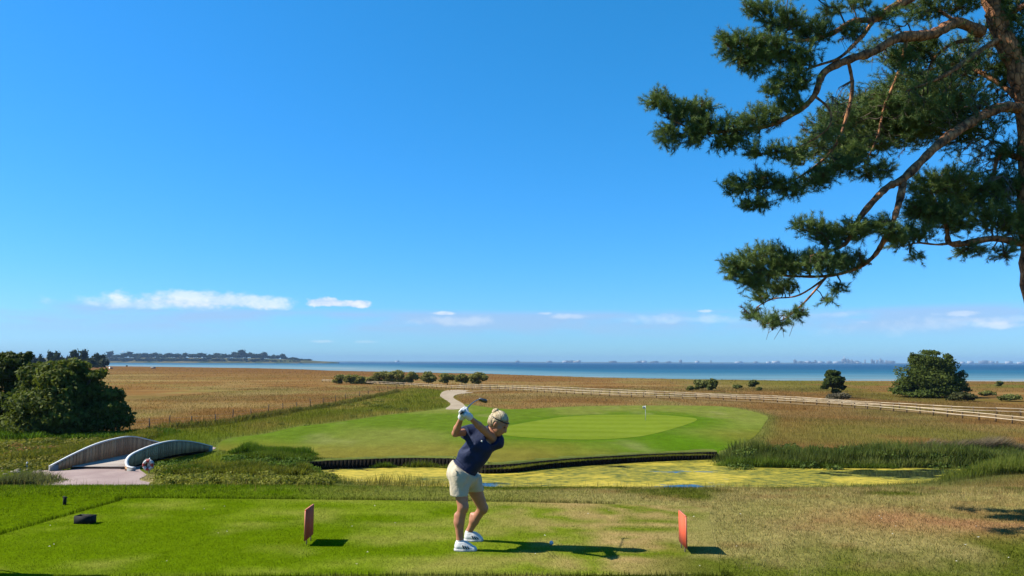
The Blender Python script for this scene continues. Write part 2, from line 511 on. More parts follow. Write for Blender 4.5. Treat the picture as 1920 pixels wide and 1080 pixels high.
# ------------------------------------------------------------------ ground
def axis(parts):
    out = [parts[0][0]]
    for a, b, s in parts:
        n = max(1, int(round((b - a) / s))); out += list(np.linspace(a, b, n + 1)[1:])
    return np.array(out)
def geo(a, b, n): return list(np.geomspace(a, b, n + 1)[1:])
ys = np.array(list(axis([(-30, 4, 2.0), (4, 14, 0.2), (14, 30, 0.5), (30, 48, 0.6), (48, 66, 0.25), (66, 130, 0.7), (130, 260, 2.0)])) + geo(260, 1900, 90))
xp = list(axis([(0, 14, 0.25), (14, 40, 0.5), (40, 90, 1.4)])) + geo(90, 2600, 70)
xs = np.array([-q for q in xp[:0:-1]] + xp)
GX, GY = np.meshgrid(xs, ys)
gz = height(GX.ravel(), GY.ravel())
V = np.stack([GX.ravel(), GY.ravel(), gz], 1)
nx, ny = len(xs), len(ys)
ii = (np.arange(ny - 1)[:, None] * nx + np.arange(nx - 1)[None, :]).ravel()
Fg = np.stack([ii, ii + 1, ii + nx + 1, ii + nx], 1)
MAT['ground'] = grass_sheet('meadow_ground', 0.55, 9.0, 0.2, 0.3, 0.8, 0.06)
g = link('ground', npmesh('ground', V, Fg, True, ground_col(V[:, 0], V[:, 1])), MAT['ground'])
tag(g, 'dry grass meadow falling away below the tee towards the sea', 'ground', kind='structure')

def sheet(name, poly, step, off, colfn, mat, ystep=None, zfix=None, raw=False):
    """a sheet cut to an outline and draped on the ground"""
    poly = np.asarray(poly)[:, :2]
    lo = poly.min(0); hi = poly.max(0)
    ystep = ystep or step
    X, Y = np.meshgrid(np.arange(lo[0], hi[0], step), np.arange(lo[1], hi[1], ystep))
    X = X.ravel(); Y = Y.ravel()
    X = X + RNG.uniform(-0.2, 0.2, len(X)) * step; Y = Y + RNG.uniform(-0.2, 0.2, len(X)) * ystep
    d = sdf_poly(poly, X, Y); ok = d < -0.35 * step
    pts = [Vector(p) for p in poly] + [Vector((x, y)) for x, y in zip(X[ok], Y[ok])]
    m = len(poly)
    vs, es, fs, *_ = delaunay_2d_cdt(pts, [], [list(range(m))], 1, 1e-5)
    A = np.array([v[:] for v in vs])
    z = np.full(len(A), zfix) if zfix is not None else height(A[:, 0], A[:, 1]) + off
    Vv = np.stack([A[:, 0], A[:, 1], z], 1)
    Fc = np.array([list(f) for f in fs if len(f) == 3], np.int32)
    me = npmesh(name, Vv, Fc, True, colfn(A[:, 0], A[:, 1]), raw)
    # faces up
    if sum(p.normal.z for p in me.polygons) < 0: me.flip_normals()
    return link(name, me, mat)

MAT['tee'] = grass_sheet('mown_tee', 6.0, 55.0, 0.2, 0.4, 0.5, 0.01)
tag(sheet('tee', TEE, 0.22, 0.004, tee_col, MAT['tee']), 'mown grass tee with dry worn patches', 'tee', kind='structure')

def fair_col(x, y):
    n = fbm(x / 4, y / 9, 51, 4); n2 = fbm(x / 12, y / 25, 53, 3)
    c = mix(np.array([0.125, 0.195, 0.018]), np.array([0.195, 0.225, 0.042]), sstep(0.35, 0.65, n2))
    # worn and dry near the bank on the left, paler to the left end
    dryb = sstep(76, 62, y + 8 * (n - 0.5)) * sstep(12, 2, x + 4 * (n - 0.5))
    c = mix(c, np.array([0.22, 0.18, 0.032]), dryb * 0.75)
    right = sstep(8, 16, x) * sstep(95, 70, y)
    c = mix(c, np.array([0.085, 0.185, 0.006]), right * 0.8)
    dr = sstep(18, 24, x + 3 * (n - 0.5)) * sstep(88, 78, y)
    c = mix(c, C_OLIVE * 1.1, dr * 0.8)
    dg = sdf_poly(GREEN, x, y)
    c = mix(c, np.array([0.080, 0.170, 0.008]), sstep(3.5, 0.5, dg) * 0.6)
    return mix(c, np.array([0.33, 0.30, 0.13]), sstep(0.62, 0.85, n) * 0.35)
MAT['fairway'] = grass_sheet('fairway_grass', 0.7, 9.0, 0.22, 0.28, 0.5, 0.02, (1, 0.45, 1))
tag(sheet('fairway', FAIRWAY, 0.9, 0.03, fair_col, MAT['fairway'], 1.3), 'mown fairway apron round the putting green', 'fairway', kind='structure')
def green_col(x, y):
    n = fbm(x / 5, y / 9, 61, 3)
    st = 0.5 + 0.5 * np.tanh(3 * np.sin(2 * np.pi * (y + 0.12 * x + 3.2 * n) / 6.2))
    c = mix(np.array([0.182, 0.250, 0.022]), np.array([0.210, 0.278, 0.030]), st)
    return c * (0.92 + 0.16 * n)[:, None]
MAT['green'] = grass_sheet('putting_green_grass', 1.2, 12.0, 0.10, 0.12, 0.2, 0.01)
tag(sheet('putting_green', GREEN, 0.5, 0.05, green_col, MAT['green'], 0.8), 'smooth striped putting green', 'green', kind='structure')

def gravel_col(c1, c2):
    return lambda x, y: mix(np.array(c1), np.array(c2), sstep(0.3, 0.7, fbm(x * 0.8, y * 0.8, 71, 4)))
MAT['gravel'] = grass_sheet('gravel', 3.0, 40.0, 0.08, 0.14, 0.5, 0.02)
tag(sheet('gravel_path', UPPATH, 0.9, 0.05, gravel_col((0.44, 0.35, 0.25), (0.52, 0.43, 0.32)), MAT['gravel'], 2.0), 'pale gravel path climbing from the fairway to the fence', 'path', kind='structure')
tag(sheet('path', APPROACH, 0.5, 0.03, gravel_col((0.42, 0.315, 0.30), (0.50, 0.39, 0.365)), MAT['gravel']), 'pinkish gravel path leading onto the footbridge', 'path', kind='structure')
# ------------------------------------------------------------------ sea
def make_sea():
    yy = np.array(list(np.geomspace(150, 25000, 220)))
    xa = list(np.linspace(0, 400, 60)) + geo(400, 22000, 60)
    xx = np.array([-q for q in xa[:0:-1]] + xa)
    X, Y = np.meshgrid(xx, yy)
    x = X.ravel(); y = Y.ravel()
    sh = shore_y(x) * 1.02
    d = (y - sh)
    rel = y / sh
    n = fbm(x / 120, y / 60, 81, 4); n2 = fbm(x / 900, y / 200, 83, 3)
    deep = np.array([0.008, 0.082, 0.19]); mid = np.array([0.018, 0.135, 0.235]); pale = np.array([0.15, 0.30, 0.36]); sand = np.array([0.42, 0.40, 0.35])
    c = mix(pale, mid, sstep(1.15, 2.3, rel + 0.5 * (n - 0.5)))
    c = mix(c, deep, sstep(1.9, 4.2, rel + 1.4 * (n2 - 0.5)))
    bars = sstep(0.52, 0.68, fbm(x / 60, y / 22, 85, 3)) * sstep(1.55, 1.15, rel)
    c = mix(c, sand, bars * 0.9)
    V = np.stack([x, y, np.full(x.shape, SEA)], 1)
    nx, ny = len(xx), len(yy)
    ii = (np.arange(ny - 1)[:, None] * nx + np.arange(nx - 1)[None, :]).ravel()
    m, nn, l, p = new_mat('sea_water')
    a = nn.new('ShaderNodeAttribute'); a.attribute_name = 'col'
    tc = nn.new('ShaderNodeTexCoord'); mp = nn.new('ShaderNodeMapping'); mp.inputs['Scale'].default_value = (0.006, 0.02, 1)
    l.new(tc.outputs['Object'], mp.inputs['Vector'])
    nz = nn.new('ShaderNodeTexNoise'); nz.inputs['Scale'].default_value = 1.0; nz.inputs['Detail'].default_value = 8; nz.inputs['Roughness'].default_value = 0.62
    l.new(mp.outputs[0], nz.inputs['Vector'])
    r = nn.new('ShaderNodeMapRange'); r.inputs[1].default_value = 0.3; r.inputs[2].default_value = 0.7; r.inputs[3].default_value = 0.78; r.inputs[4].default_value = 1.22
    l.new(nz.outputs['Fac'], r.inputs[0])
    sc = nn.new('ShaderNodeVectorMath'); sc.operation = 'SCALE'
    l.new(a.outputs['Color'], sc.inputs[0]); l.new(r.outputs[0], sc.inputs['Scale']); l.new(sc.outputs[0], p.inputs['Base Color'])
    p.inputs['Roughness'].default_value = 0.62; p.inputs['Specular IOR Level'].default_value = 0.2
    nb = nn.new('ShaderNodeTexNoise'); nb.inputs['Scale'].default_value = 0.7; nb.inputs['Detail'].default_value = 4
    l.new(tc.outputs['Object'], nb.inputs['Vector'])
    b = nn.new('ShaderNodeBump'); b.inputs['Strength'].default_value = 0.6; b.inputs['Distance'].default_value = 0.3
    l.new(nb.outputs['Fac'], b.inputs['Height']); l.new(b.outputs[0], p.inputs['Normal'])
    o = link('sea', npmesh('sea', V, np.stack([ii, ii + 1, ii + nx + 1, ii + nx], 1), True, c), m)
    tag(o, 'blue sea with pale shallows along the shore', 'sea', kind='structure')
make_sea()

# ------------------------------------------------------------------ clouds in the sky (direction based, low over the far shore)
def world_clouds():
    tc = wn.new('ShaderNodeTexCoord')
    sep = wn.new('ShaderNodeSeparateXYZ'); wl.new(tc.outputs['Generated'], sep.inputs[0])
    def math_(op, a, b=None, c=None):
        q = wn.new('ShaderNodeMath'); q.operation = op
        for i, t in enumerate((a, b, c)):
            if t is None: continue
            if isinstance(t, (int, float)): q.inputs[i].default_value = t
            else: wl.new(t, q.inputs[i])
        return q.outputs[0]
    az = math_('ARCTAN2', sep.outputs[0], sep.outputs[1])          # 0 = straight ahead, radians
    hyp = math_('SQRT', math_('ADD', math_('MULTIPLY', sep.outputs[0], sep.outputs[0]), math_('MULTIPLY', sep.outputs[1], sep.outputs[1])))
    el = math_('ARCTAN2', sep.outputs[2], hyp)
    def noise(sx, sy, sz, seed, detail=6, rough=0.6):
        cb = wn.new('ShaderNodeCombineXYZ')
        wl.new(math_('MULTIPLY', az, sx), cb.inputs[0]); wl.new(math_('MULTIPLY', el, sy), cb.inputs[1]); cb.inputs[2].default_value = seed
        nz = wn.new('ShaderNodeTexNoise'); nz.inputs['Scale'].default_value = sz; nz.inputs['Detail'].default_value = detail; nz.inputs['Roughness'].default_value = rough
        wl.new(cb.outputs[0], nz.inputs['Vector'])
        return nz.outputs['Fac']
    def smooth(v, a, b):
        r = wn.new('ShaderNodeMapRange'); r.interpolation_type = 'SMOOTHSTEP'
        r.inputs[1].default_value = a; r.inputs[2].default_value = b
        wl.new(v, r.inputs[0]); return r.outputs[0]
    def ang(u, v):
        d = ray(u, v); return math.atan2(d[0], d[1]), math.atan2(d[2], math.hypot(d[0], d[1]))
    puff = noise(1.0, 1.6, 26.0, 3.1, 7, 0.58)
    tot = None
    # (u, v, half width px, up px, down px, edge softness, opacity)
    clouds = [(400, 566, 170, 22, 13, 0.7, 0.62), (290, 571, 170, 15, 10, 0.85, 0.5), (610, 568, 44, 13, 8, 0.42, 0.80), (672, 571, 28, 12, 8, 0.42, 0.85), (640, 570, 55, 9, 7, 0.5, 0.6),
              (832, 588, 24, 5, 3, 0.6, 0.6), (860, 602, 110, 11, 10, 0.9, 0.28), (1080, 594, 60, 7, 6, 0.85, 0.35), (1015, 588, 22, 4, 3, 0.7, 0.4), (1320, 583, 18, 3, 3, 0.7, 0.45),
              (1280, 600, 130, 12, 9, 0.9, 0.28), (1620, 604, 26, 7, 5, 0.7, 0.45), (1690, 612, 180, 16, 14, 0.95, 0.25), (1800, 588, 34, 5, 4, 0.7, 0.35), (1890, 600, 50, 8, 6, 0.8, 0.22),
              (1560, 590, 110, 6, 8, 0.95, 0.25), (605, 640, 30, 3, 3, 0.8, 0.3), (690, 641, 26, 3, 3, 0.8, 0.22), (1880, 610, 60, 6, 6, 0.9, 0.35)]
    for (u, v, hw, up, dn, soft, op) in clouds:
        a0, e0 = ang(u, v)
        da = math_('DIVIDE', math_('SUBTRACT', az, a0), hw / F)
        de = math_('SUBTRACT', el, e0)
        upn = math_('DIVIDE', math_('MAXIMUM', de, 0.0), up / F)
        dnn = math_('DIVIDE', math_('MINIMUM', de, 0.0), dn / F)
        r2 = math_('ADD', math_('ADD', math_('MULTIPLY', da, da), math_('MULTIPLY', upn, upn)), math_('MULTIPLY', dnn, dnn))
        val = math_('ADD', math_('SUBTRACT', 1.0, math_('SQRT', r2)), math_('MULTIPLY', math_('SUBTRACT', puff, 0.5), 2.6))
        cov = math_('MULTIPLY', smooth(val, 0.0, soft), op)
        tot = cov if tot is None else math_('ADD', math_('MULTIPLY', tot, math_('SUBTRACT', 1.0, cov)), cov)
    # thin streaky veil of low cloud all the way round
    band = math_('MULTIPLY', smooth(el, math.radians(1.4), math.radians(2.9)), math_('SUBTRACT', 1.0, smooth(el, math.radians(3.5), math.radians(4.2))))
    veil = math_('MULTIPLY', math_('MULTIPLY', smooth(noise(1.0, 5.0, 5.0, 8.8, 6, 0.55), 0.36, 0.60), band), 0.62)
    mx = wn.new('ShaderNodeMix'); mx.data_type = 'RGBA'
    wl.new(tot, mx.inputs['Factor'])
    vm = wn.new('ShaderNodeMix'); vm.data_type = 'RGBA'
    wl.new(veil, vm.inputs['Factor']); wl.new(SKY_COLOUR, vm.inputs['A']); vm.inputs['B'].default_value = (3.5, 4.75, 7.0, 1)
    wl.new(vm.outputs['Result'], mx.inputs['A'])
    # sunlit white, a little greyer inside
    cc = wn.new('ShaderNodeMix'); cc.data_type = 'RGBA'
    cc.inputs['A'].default_value = (5.2, 6.2, 8.2, 1); cc.inputs['B'].default_value = (8.6, 8.7, 8.8, 1)
    wl.new(smooth(puff, 0.35, 0.65), cc.inputs['Factor'])
    wl.new(cc.outputs['Result'], mx.inputs['B'])
    wl.new(mx.outputs['Result'], w_bg.inputs['Color'])
    wl.new(w_bg.outputs[0], w_out.inputs['Surface'])
world_clouds()

# ------------------------------------------------------------------ pond
def pond_colour(x, y):
    o = np.zeros(x.shape)
    for (u, v, ru, rv, a) in [(1282, 913, 55, 5, 1.0), (1670, 888, 130, 8, 1.1), (1760, 885, 60, 6, 1.0), (660, 877, 60, 4, 1.0), (920, 909, 30, 4, 0.9), (1150, 874, 60, 3, .5), (1290, 884, 60, 3, .55), (620, 884, 40, 3, .5)]:
        c = gp(u, v, WATER); e = gp(u + ru, v, WATER); f = gp(u, v - rv, WATER)
        o = np.maximum(o, a * np.exp(-(((x - c.x) / (e.x - c.x)) ** 2 + ((y - c.y) / (f.y - c.y)) ** 2)))
    g_ = sstep(0.42, 0.62, fbm(x / 5, y / 3.0, 91, 4))
    return np.stack([o, g_, np.zeros(x.shape)], 1)
def pond_material():
    m, n, l, p = new_mat('pond_water')
    a = n.new('ShaderNodeAttribute'); a.attribute_name = 'col'
    sp = n.new('ShaderNodeSeparateColor'); l.new(a.outputs['Color'], sp.inputs[0])
    tc = n.new('ShaderNodeTexCoord')
    nz = n.new('ShaderNodeTexNoise'); nz.inputs['Scale'].default_value = 1.1; nz.inputs['Detail'].default_value = 8; nz.inputs['Roughness'].default_value = 0.62
    mpn = n.new('ShaderNodeMapping'); mpn.inputs['Scale'].default_value = (0.55, 1.3, 1.0)
    l.new(tc.outputs['Object'], mpn.inputs['Vector']); l.new(mpn.outputs[0], nz.inputs['Vector'])
    ad = n.new('ShaderNodeMath'); ad.operation = 'MULTIPLY_ADD'; ad.inputs[1].default_value = 0.34
    l.new(sp.outputs[0], ad.inputs[0]); l.new(nz.outputs['Fac'], ad.inputs[2])
    r = n.new('ShaderNodeMapRange'); r.inputs[1].default_value = 0.66; r.inputs[2].default_value = 0.69
    l.new(ad.outputs[0], r.inputs[0])                                   # 1 = open water
    n2 = n.new('ShaderNodeTexNoise'); n2.inputs['Scale'].default_value = 2.2; n2.inputs['Detail'].default_value = 6; n2.inputs['Roughness'].default_value = 0.7
    l.new(mpn.outputs[0], n2.inputs['Vector'])
    cr = n.new('ShaderNodeValToRGB')
    e = cr.color_ramp.elements; e[0].position = 0.28; e[0].color = (0.035, 0.052, 0.006, 1); e[1].position = 0.62; e[1].color = (0.385, 0.285, 0.032, 1)
    q = cr.color_ramp.elements.new(0.42); q.color = (0.20, 0.17, 0.012, 1)
    sb = n.new('ShaderNodeMath'); sb.operation = 'MULTIPLY_ADD'; sb.inputs[1].default_value = -0.13
    l.new(sp.outputs[1], sb.inputs[0]); l.new(n2.outputs['Fac'], sb.inputs[2])
    l.new(sb.outputs[0], cr.inputs[0])
    l.new(cr.outputs[0], p.inputs['Base Color']); p.inputs['Roughness'].default_value = 0.85; p.inputs['Specular IOR Level'].default_value = 0.2
    b = n.new('ShaderNodeBump'); b.inputs['Strength'].default_value = 0.6; b.inputs['Distance'].default_value = 0.04
    l.new(n2.outputs['Fac'], b.inputs['Height']); l.new(b.outputs[0], p.inputs['Normal'])
    w = n.new('ShaderNodeBsdfPrincipled'); w.inputs['Base Color'].default_value = (0.012, 0.018, 0.012, 1); w.inputs['Roughness'].default_value = 0.06; w.inputs['IOR'].default_value = 1.33
    n3 = n.new('ShaderNodeTexNoise'); n3.inputs['Scale'].default_value = 3.0
    l.new(tc.outputs['Object'], n3.inputs['Vector'])
    b2 = n.new('ShaderNodeBump'); b2.inputs['Strength'].default_value = 0.15; b2.inputs['Distance'].default_value = 0.02
    l.new(n3.outputs['Fac'], b2.inputs['Height']); l.new(b2.outputs[0], w.inputs['Normal'])
    ms = n.new('ShaderNodeMixShader'); l.new(r.outputs[0], ms.inputs[0]); l.new(p.outputs[0], ms.inputs[1]); l.new(w.outputs[0], ms.inputs[2])
    l.new(ms.outputs[0], n['Material Output'].inputs['Surface'])
    return m
def offset_poly(poly, d):
    P = np.asarray(poly); t = np.roll(P, -1, 0) - np.roll(P, 1, 0); t /= np.linalg.norm(t, axis=1)[:, None]
    area = 0.5 * np.sum(P[:, 0] * np.roll(P[:, 1], -1) - np.roll(P[:, 0], -1) * P[:, 1])
    nrm = np.stack([t[:, 1], -t[:, 0]], 1) * (1 if area > 0 else -1)
    return P + nrm * d
po = sheet('pond', POND, 0.45, 0, pond_colour, pond_material(), zfix=WATER, raw=True)
tag(po, 'pond covered in yellow algae with patches of open water', 'pond', kind='structure')

# ------------------------------------------------------------------ timber bank wall of the pond
MAT['dark_timber'] = plain('dark_wet_timber', (0.020, 0.016, 0.011), 0.95, 0.08, var=0.5, scale=3, bump=0.6, bscale=12)
MAT['dark_timber2'] = plain('dark_timber_cap', (0.10, 0.082, 0.055), 0.85, 0.3, var=0.5, scale=5, bump=0.5, bscale=15)
def bank_wall():
    px = [(575, 883), (600, 880.2), (660, 877.2), (740, 874.2), (800, 874), (850, 875.2), (880, 882.2), (905, 887.6), (935, 887.2), (965, 885.5), (1005, 881), (1046, 877), (1090, 873.3), (1140, 870.2), (1192, 867), (1240, 864.6), (1290, 862.5), (1345, 861)]
    L = catmull([gp(u, v, WATER)[:2] for u, v in px], 8, closed=False)
    seg = np.linalg.norm(np.diff(L, axis=0), axis=1); S = np.concatenate([[0], np.cumsum(seg)])
    total = S[-1]; step = 0.30; n = int(total / step)
    root = empty('pond_wall', (L[0][0], L[0][1], WATER))
    tag(root, 'dark timber retaining wall curving along the far edge of the algae pond', 'wall')
    def pos(s): return np.array([np.interp(s, S, L[:, 0]), np.interp(s, S, L[:, 1])])
    mb = MB(); mb.box((0, 0, 0), (step * 0.995, 0.16, 1.0)); base = mb.mesh('plank'); base.materials.append(MAT['dark_timber'])
    rng = random.Random(3)
    top = -5.765
    extra = MB(); cnt = 0
    for i in range(n):
        s = (i + 0.5) * step
        p = pos(s); q = pos(s + 0.1) - pos(s - 0.1); a = math.atan2(q[1], q[0])
        t = top + rng.uniform(-0.02, 0.008); z0 = WATER - 0.3
        nrm = np.array([-math.sin(a), math.cos(a)])
        c = p - nrm * rng.uniform(0, 0.008)
        if cnt < 290:
            o = bpy.data.objects.new('plank', base); COL.objects.link(o)
            o.matrix_world = Matrix.LocRotScale(Vector((c[0], c[1], (t + z0) / 2)), Matrix.Rotation(a, 3, 'Z').to_quaternion(), Vector((1, 1, t - z0)))
            hold(o, root); cnt += 1
        else:
            extra.box((c[0], c[1], (t + z0) / 2), (step * 0.93, 0.16, t - z0), Matrix.Rotation(a, 3, 'Z'))
    if extra.n: tag(extra.build('planks', MAT['dark_timber'], root), kind='stuff')
    # earth-filled cap behind the planks
    cap = MB(); V = []; Fc = []
    ss = np.linspace(0, total, 160)
    for s in ss:
        p = pos(s); q = pos(min(s + 0.1, total)) - pos(max(s - 0.1, 0)); q /= np.linalg.norm(q); nr = np.array([-q[1], q[0]])
        a = p + nr * 0.07; b = p + nr * 1.35
        V += [(a[0], a[1], top - 0.02), (b[0], b[1], hz(b[0], b[1]) + 0.012), (a[0], a[1], WATER - 0.4), (b[0], b[1], WATER - 0.4)]
    for i in range(len(ss) - 1):
        k = i * 4
        Fc += [(k, k + 4, k + 5, k + 1), (k + 2, k + 6, k + 4, k)]
    cap.add(V, Fc)
    capo = cap.build('turf_edge', MAT['turf'], root)
    return L, root
MAT['turf'] = plain('bank_turf', (0.15, 0.175, 0.02), 0.9, 0.15, var=0.3, scale=2.5, bump=0.5, bscale=9)
WALL_LINE, _ = bank_wall()
# ------------------------------------------------------------------ footbridge
MAT['coping'] = plain('pale_zinc_coping', (0.72, 0.75, 0.76), 0.5, 0.5, var=0.08, scale=2)
MAT['endpost'] = plain('grey_concrete', (0.33, 0.34, 0.33), 0.85, 0.3, var=0.12, scale=3, bump=0.3)
MAT['slat'] = [plain('weathered_slat_%d' % i, c, 0.85, 0.25, var=0.25, scale=9, bump=0.3, bscale=30) for i, c in enumerate([(0.60, 0.35, 0.18), (0.72, 0.43, 0.22), (0.48, 0.28, 0.15), (0.64, 0.40, 0.22)])]
MAT['deck'] = [plain('deck_board_%d' % i, c, 0.8, 0.25, var=0.15, scale=6, bump=0.2) for i, c in enumerate([(0.62, 0.53, 0.46), (0.55, 0.46, 0.40), (0.68, 0.59, 0.52)])]
def footbridge():
    root = empty('footbridge', (-28.6, 58.5, -5.7))
    tag(root, 'arched wooden footbridge with curved slatted parapets and pale coping', 'bridge')
    left = dict(pl=[(-32.3, 52.7), (-31.45, 53.9), (-30.75, 55.4), (-30.25, 57.0), (-29.85, 59.0), (-29.45, 61.5), (-29.15, 63.5), (-28.95, 65.4)],
                top=[-5.42, -4.75, -4.22, -3.98, -3.98, -4.55, -5.05, -5.42])
    right = dict(pl=[(-26.35, 52.75), (-26.95, 52.95), (-27.35, 53.6), (-27.35, 54.6), (-27.0, 57.0), (-26.6, 59.3), (-26.2, 62.0), (-25.8, 64.7)],
                 top=[-5.50, -5.42, -5.05, -4.70, -4.36, -4.32, -4.72, -5.36])
    def deckz(y):
        t = np.clip((y - 53.0) / 12.0, 0, 1)
        return -5.66 + 0.34 * math.sin(math.pi * t)
    lines = []
    for w in (left, right):
        C = catmull([(a[0], a[1], t) for a, t in zip(w['pl'], w['top'])], 14, closed=False)
        lines.append(C)
        seg = np.linalg.norm(np.diff(C[:, :2], axis=0), axis=1); S = np.concatenate([[0], np.cumsum(seg)])
        def pos(s): return np.array([np.interp(s, S, C[:, k]) for k in range(3)])
        def ang(s):
            q = pos(min(s + 0.1, S[-1])) - pos(max(s - 0.1, 0)); return math.atan2(q[1], q[0])
        par = MB(); par.box((0, 0, 0), (0.215, 0.05, 1.0)); base = [None] * 4
        rng = random.Random(5)
        step = 0.24; n = int((S[-1] - 0.5) / step)
        # core of the parapet behind the slats, following the same bow
        core = MB(); V = []; Fc = []
        ss = np.linspace(0.1, S[-1] - 0.1, 60)
        for s in ss:
            p = pos(s); a = ang(s); nr = np.array([-math.sin(a), math.cos(a)]) * 0.02
            b = deckz(p[1]) - 0.12
            V += [(p[0] - nr[0], p[1] - nr[1], b), (p[0] + nr[0], p[1] + nr[1], b), (p[0] + nr[0], p[1] + nr[1], p[2] - 0.03), (p[0] - nr[0], p[1] - nr[1], p[2] - 0.03)]
        for i in range(len(ss) - 1):
            k = i * 4
            Fc += [(k, k + 4, k + 7, k + 3), (k + 1, k + 2, k + 6, k + 5), (k, k + 1, k + 5, k + 4)]
        core.add(V, Fc)
        pw = core.build('parapet', MAT['slat'][2], root)
        for i in range(n):
            s = 0.3 + (i + 0.5) * step
            p = pos(s); a = ang(s); b = deckz(p[1]) - 0.10
            top = p[2] - 0.045
            if top - b < 0.12: continue
            for side in (-1, 1):
                q = rng.randrange(4)
                if base[q] is None:
                    base[q] = par.mesh('slat'); base[q].materials.append(MAT['slat'][q])
                nr = np.array([-math.sin(a), math.cos(a)]) * side * (0.055 + rng.uniform(0, 0.012))
                o = bpy.data.objects.new('slat', base[q]); COL.objects.link(o)
                o.matrix_world = Matrix.LocRotScale(Vector((p[0] + nr[0], p[1] + nr[1], (top + b) / 2)), Matrix.Rotation(a, 3, 'Z').to_quaternion(), Vector((1, 1, top - b)))
                hold_part(o, pw)
        # coping: a broad flat bar following the bow
        cp = MB(); V = []; Fc = []
        ss = np.linspace(0, S[-1], 90)
        for s in ss:
            p = pos(s); a = ang(s); nr = np.array([-math.sin(a), math.cos(a), 0]) * 0.105
            for (sg, dz) in ((-1, -0.05), (1, -0.05), (1, 0.04), (-1, 0.04)):
                V.append((p[0] + sg * nr[0], p[1] + sg * nr[1], p[2] + dz))
        for i in range(len(ss) - 1):
            k = i * 4
            for j in range(4):
                j2 = (j + 1) % 4
                Fc.append((k + j, k + j2, k + 4 + j2, k + 4 + j))
        Fc += [(0, 3, 2, 1), tuple(len(V) - 4 + j for j in range(4))]
        cp.add(V, Fc); hold_part(cp.build('coping', MAT['coping']), pw)
        for s in (0.28, S[-1] - 0.28):
            p = pos(s); a = ang(s)
            ep = MB(); z1 = p[2] - 0.062; z0 = -6.0
            ep.box((p[0], p[1], (z0 + z1) / 2), (0.54, 0.22, z1 - z0), Matrix.Rotation(a, 3, 'Z')); ep.build('end_post', MAT['endpost'], root)
    # deck boards
    mbase = [None] * 3
    L, R = lines
    yy = np.arange(53.9, 65.0, 0.22); rng = random.Random(8)
    for y in yy:
        xl = np.interp(y, L[:, 1], L[:, 0]) + 0.1; xr = np.interp(y, R[:, 1], R[:, 0]) - 0.1
        q = rng.randrange(3)
        if mbase[q] is None:
            mb = MB(); mb.box((0, 0, 0), (1, 0.2, 0.06)); mbase[q] = mb.mesh('deck_board'); mbase[q].materials.append(MAT['deck'][q])
        o = bpy.data.objects.new('deck_board', mbase[q]); COL.objects.link(o)
        sl = math.atan2(deckz(y + 0.1) - deckz(y - 0.1), 0.2)
        o.matrix_world = Matrix.LocRotScale(Vector(((xl + xr) / 2, y, deckz(y) + 0.005)), Matrix.Rotation(sl, 3, 'X').to_quaternion(), Vector((xr - xl, 1, 1)))
        hold(o, root)
    # bearers under the deck
    b = MB()
    for f in (0.08, 0.92):
        pts = []
        for y in np.linspace(53.6, 65.0, 14):
            xl = np.interp(y, L[:, 1], L[:, 0]); xr = np.interp(y, R[:, 1], R[:, 0])
            pts.append((xl + (xr - xl) * f, y, deckz(y) - 0.2))
        b.tube(pts, 0.14, 6)
    b.build('bearer', MAT['dark_timber'], root)
footbridge()

MAT['white'] = plain('white_paint', (0.78, 0.78, 0.76), 0.45, 0.5, var=0.05)
MAT['red'] = plain('red_paint', (0.50, 0.035, 0.025), 0.5, 0.5)
def life_ring():
    c = at(278.5, 871.5, 52.0)
    gz_ = hz(c.x, c.y)
    root = empty('life_ring', (c.x, c.y, gz_))
    tag(root, 'red and white life ring on a short post beside the footbridge end', 'life ring')
    p = MB(); p.tube([(c.x, c.y + 0.12, gz_ - 0.2), (c.x, c.y + 0.12, c.z + 0.45)], 0.045, 8); p.build('post', MAT['white'], root)
    bk = MB(); bk.box((c.x, c.y + 0.06, c.z + 0.03), (0.26, 0.03, 0.62)); bk.build('backboard', MAT['white'], root)
    R, r = 0.285, 0.10
    for k in range(4):
        for nm, a0, a1, mt in (('ring_band', -0.36, 0.36, MAT['red']), ('ring_section', 0.36, math.pi / 2 - 0.36, MAT['white'])):
            mb = MB(); pts = []
            off = k * math.pi / 2
            for t in np.linspace(a0, a1, 7):
                pts.append((c.x + R * math.cos(off + t), c.y - 0.06, c.z + R * math.sin(off + t)))
            mb.tube(pts, r + (0.006 if nm == 'ring_band' else 0), 10); mb.build(nm, mt, root, True)
    rp = MB(); rp.tube([(c.x + 0.40 * math.cos(t), c.y - 0.06, c.z + 0.40 * math.sin(t) + 0.02 * math.sin(4 * t)) for t in np.linspace(0, 2 * math.pi, 33)], 0.012, 5); rp.build('rope', MAT['white'], root)
life_ring()

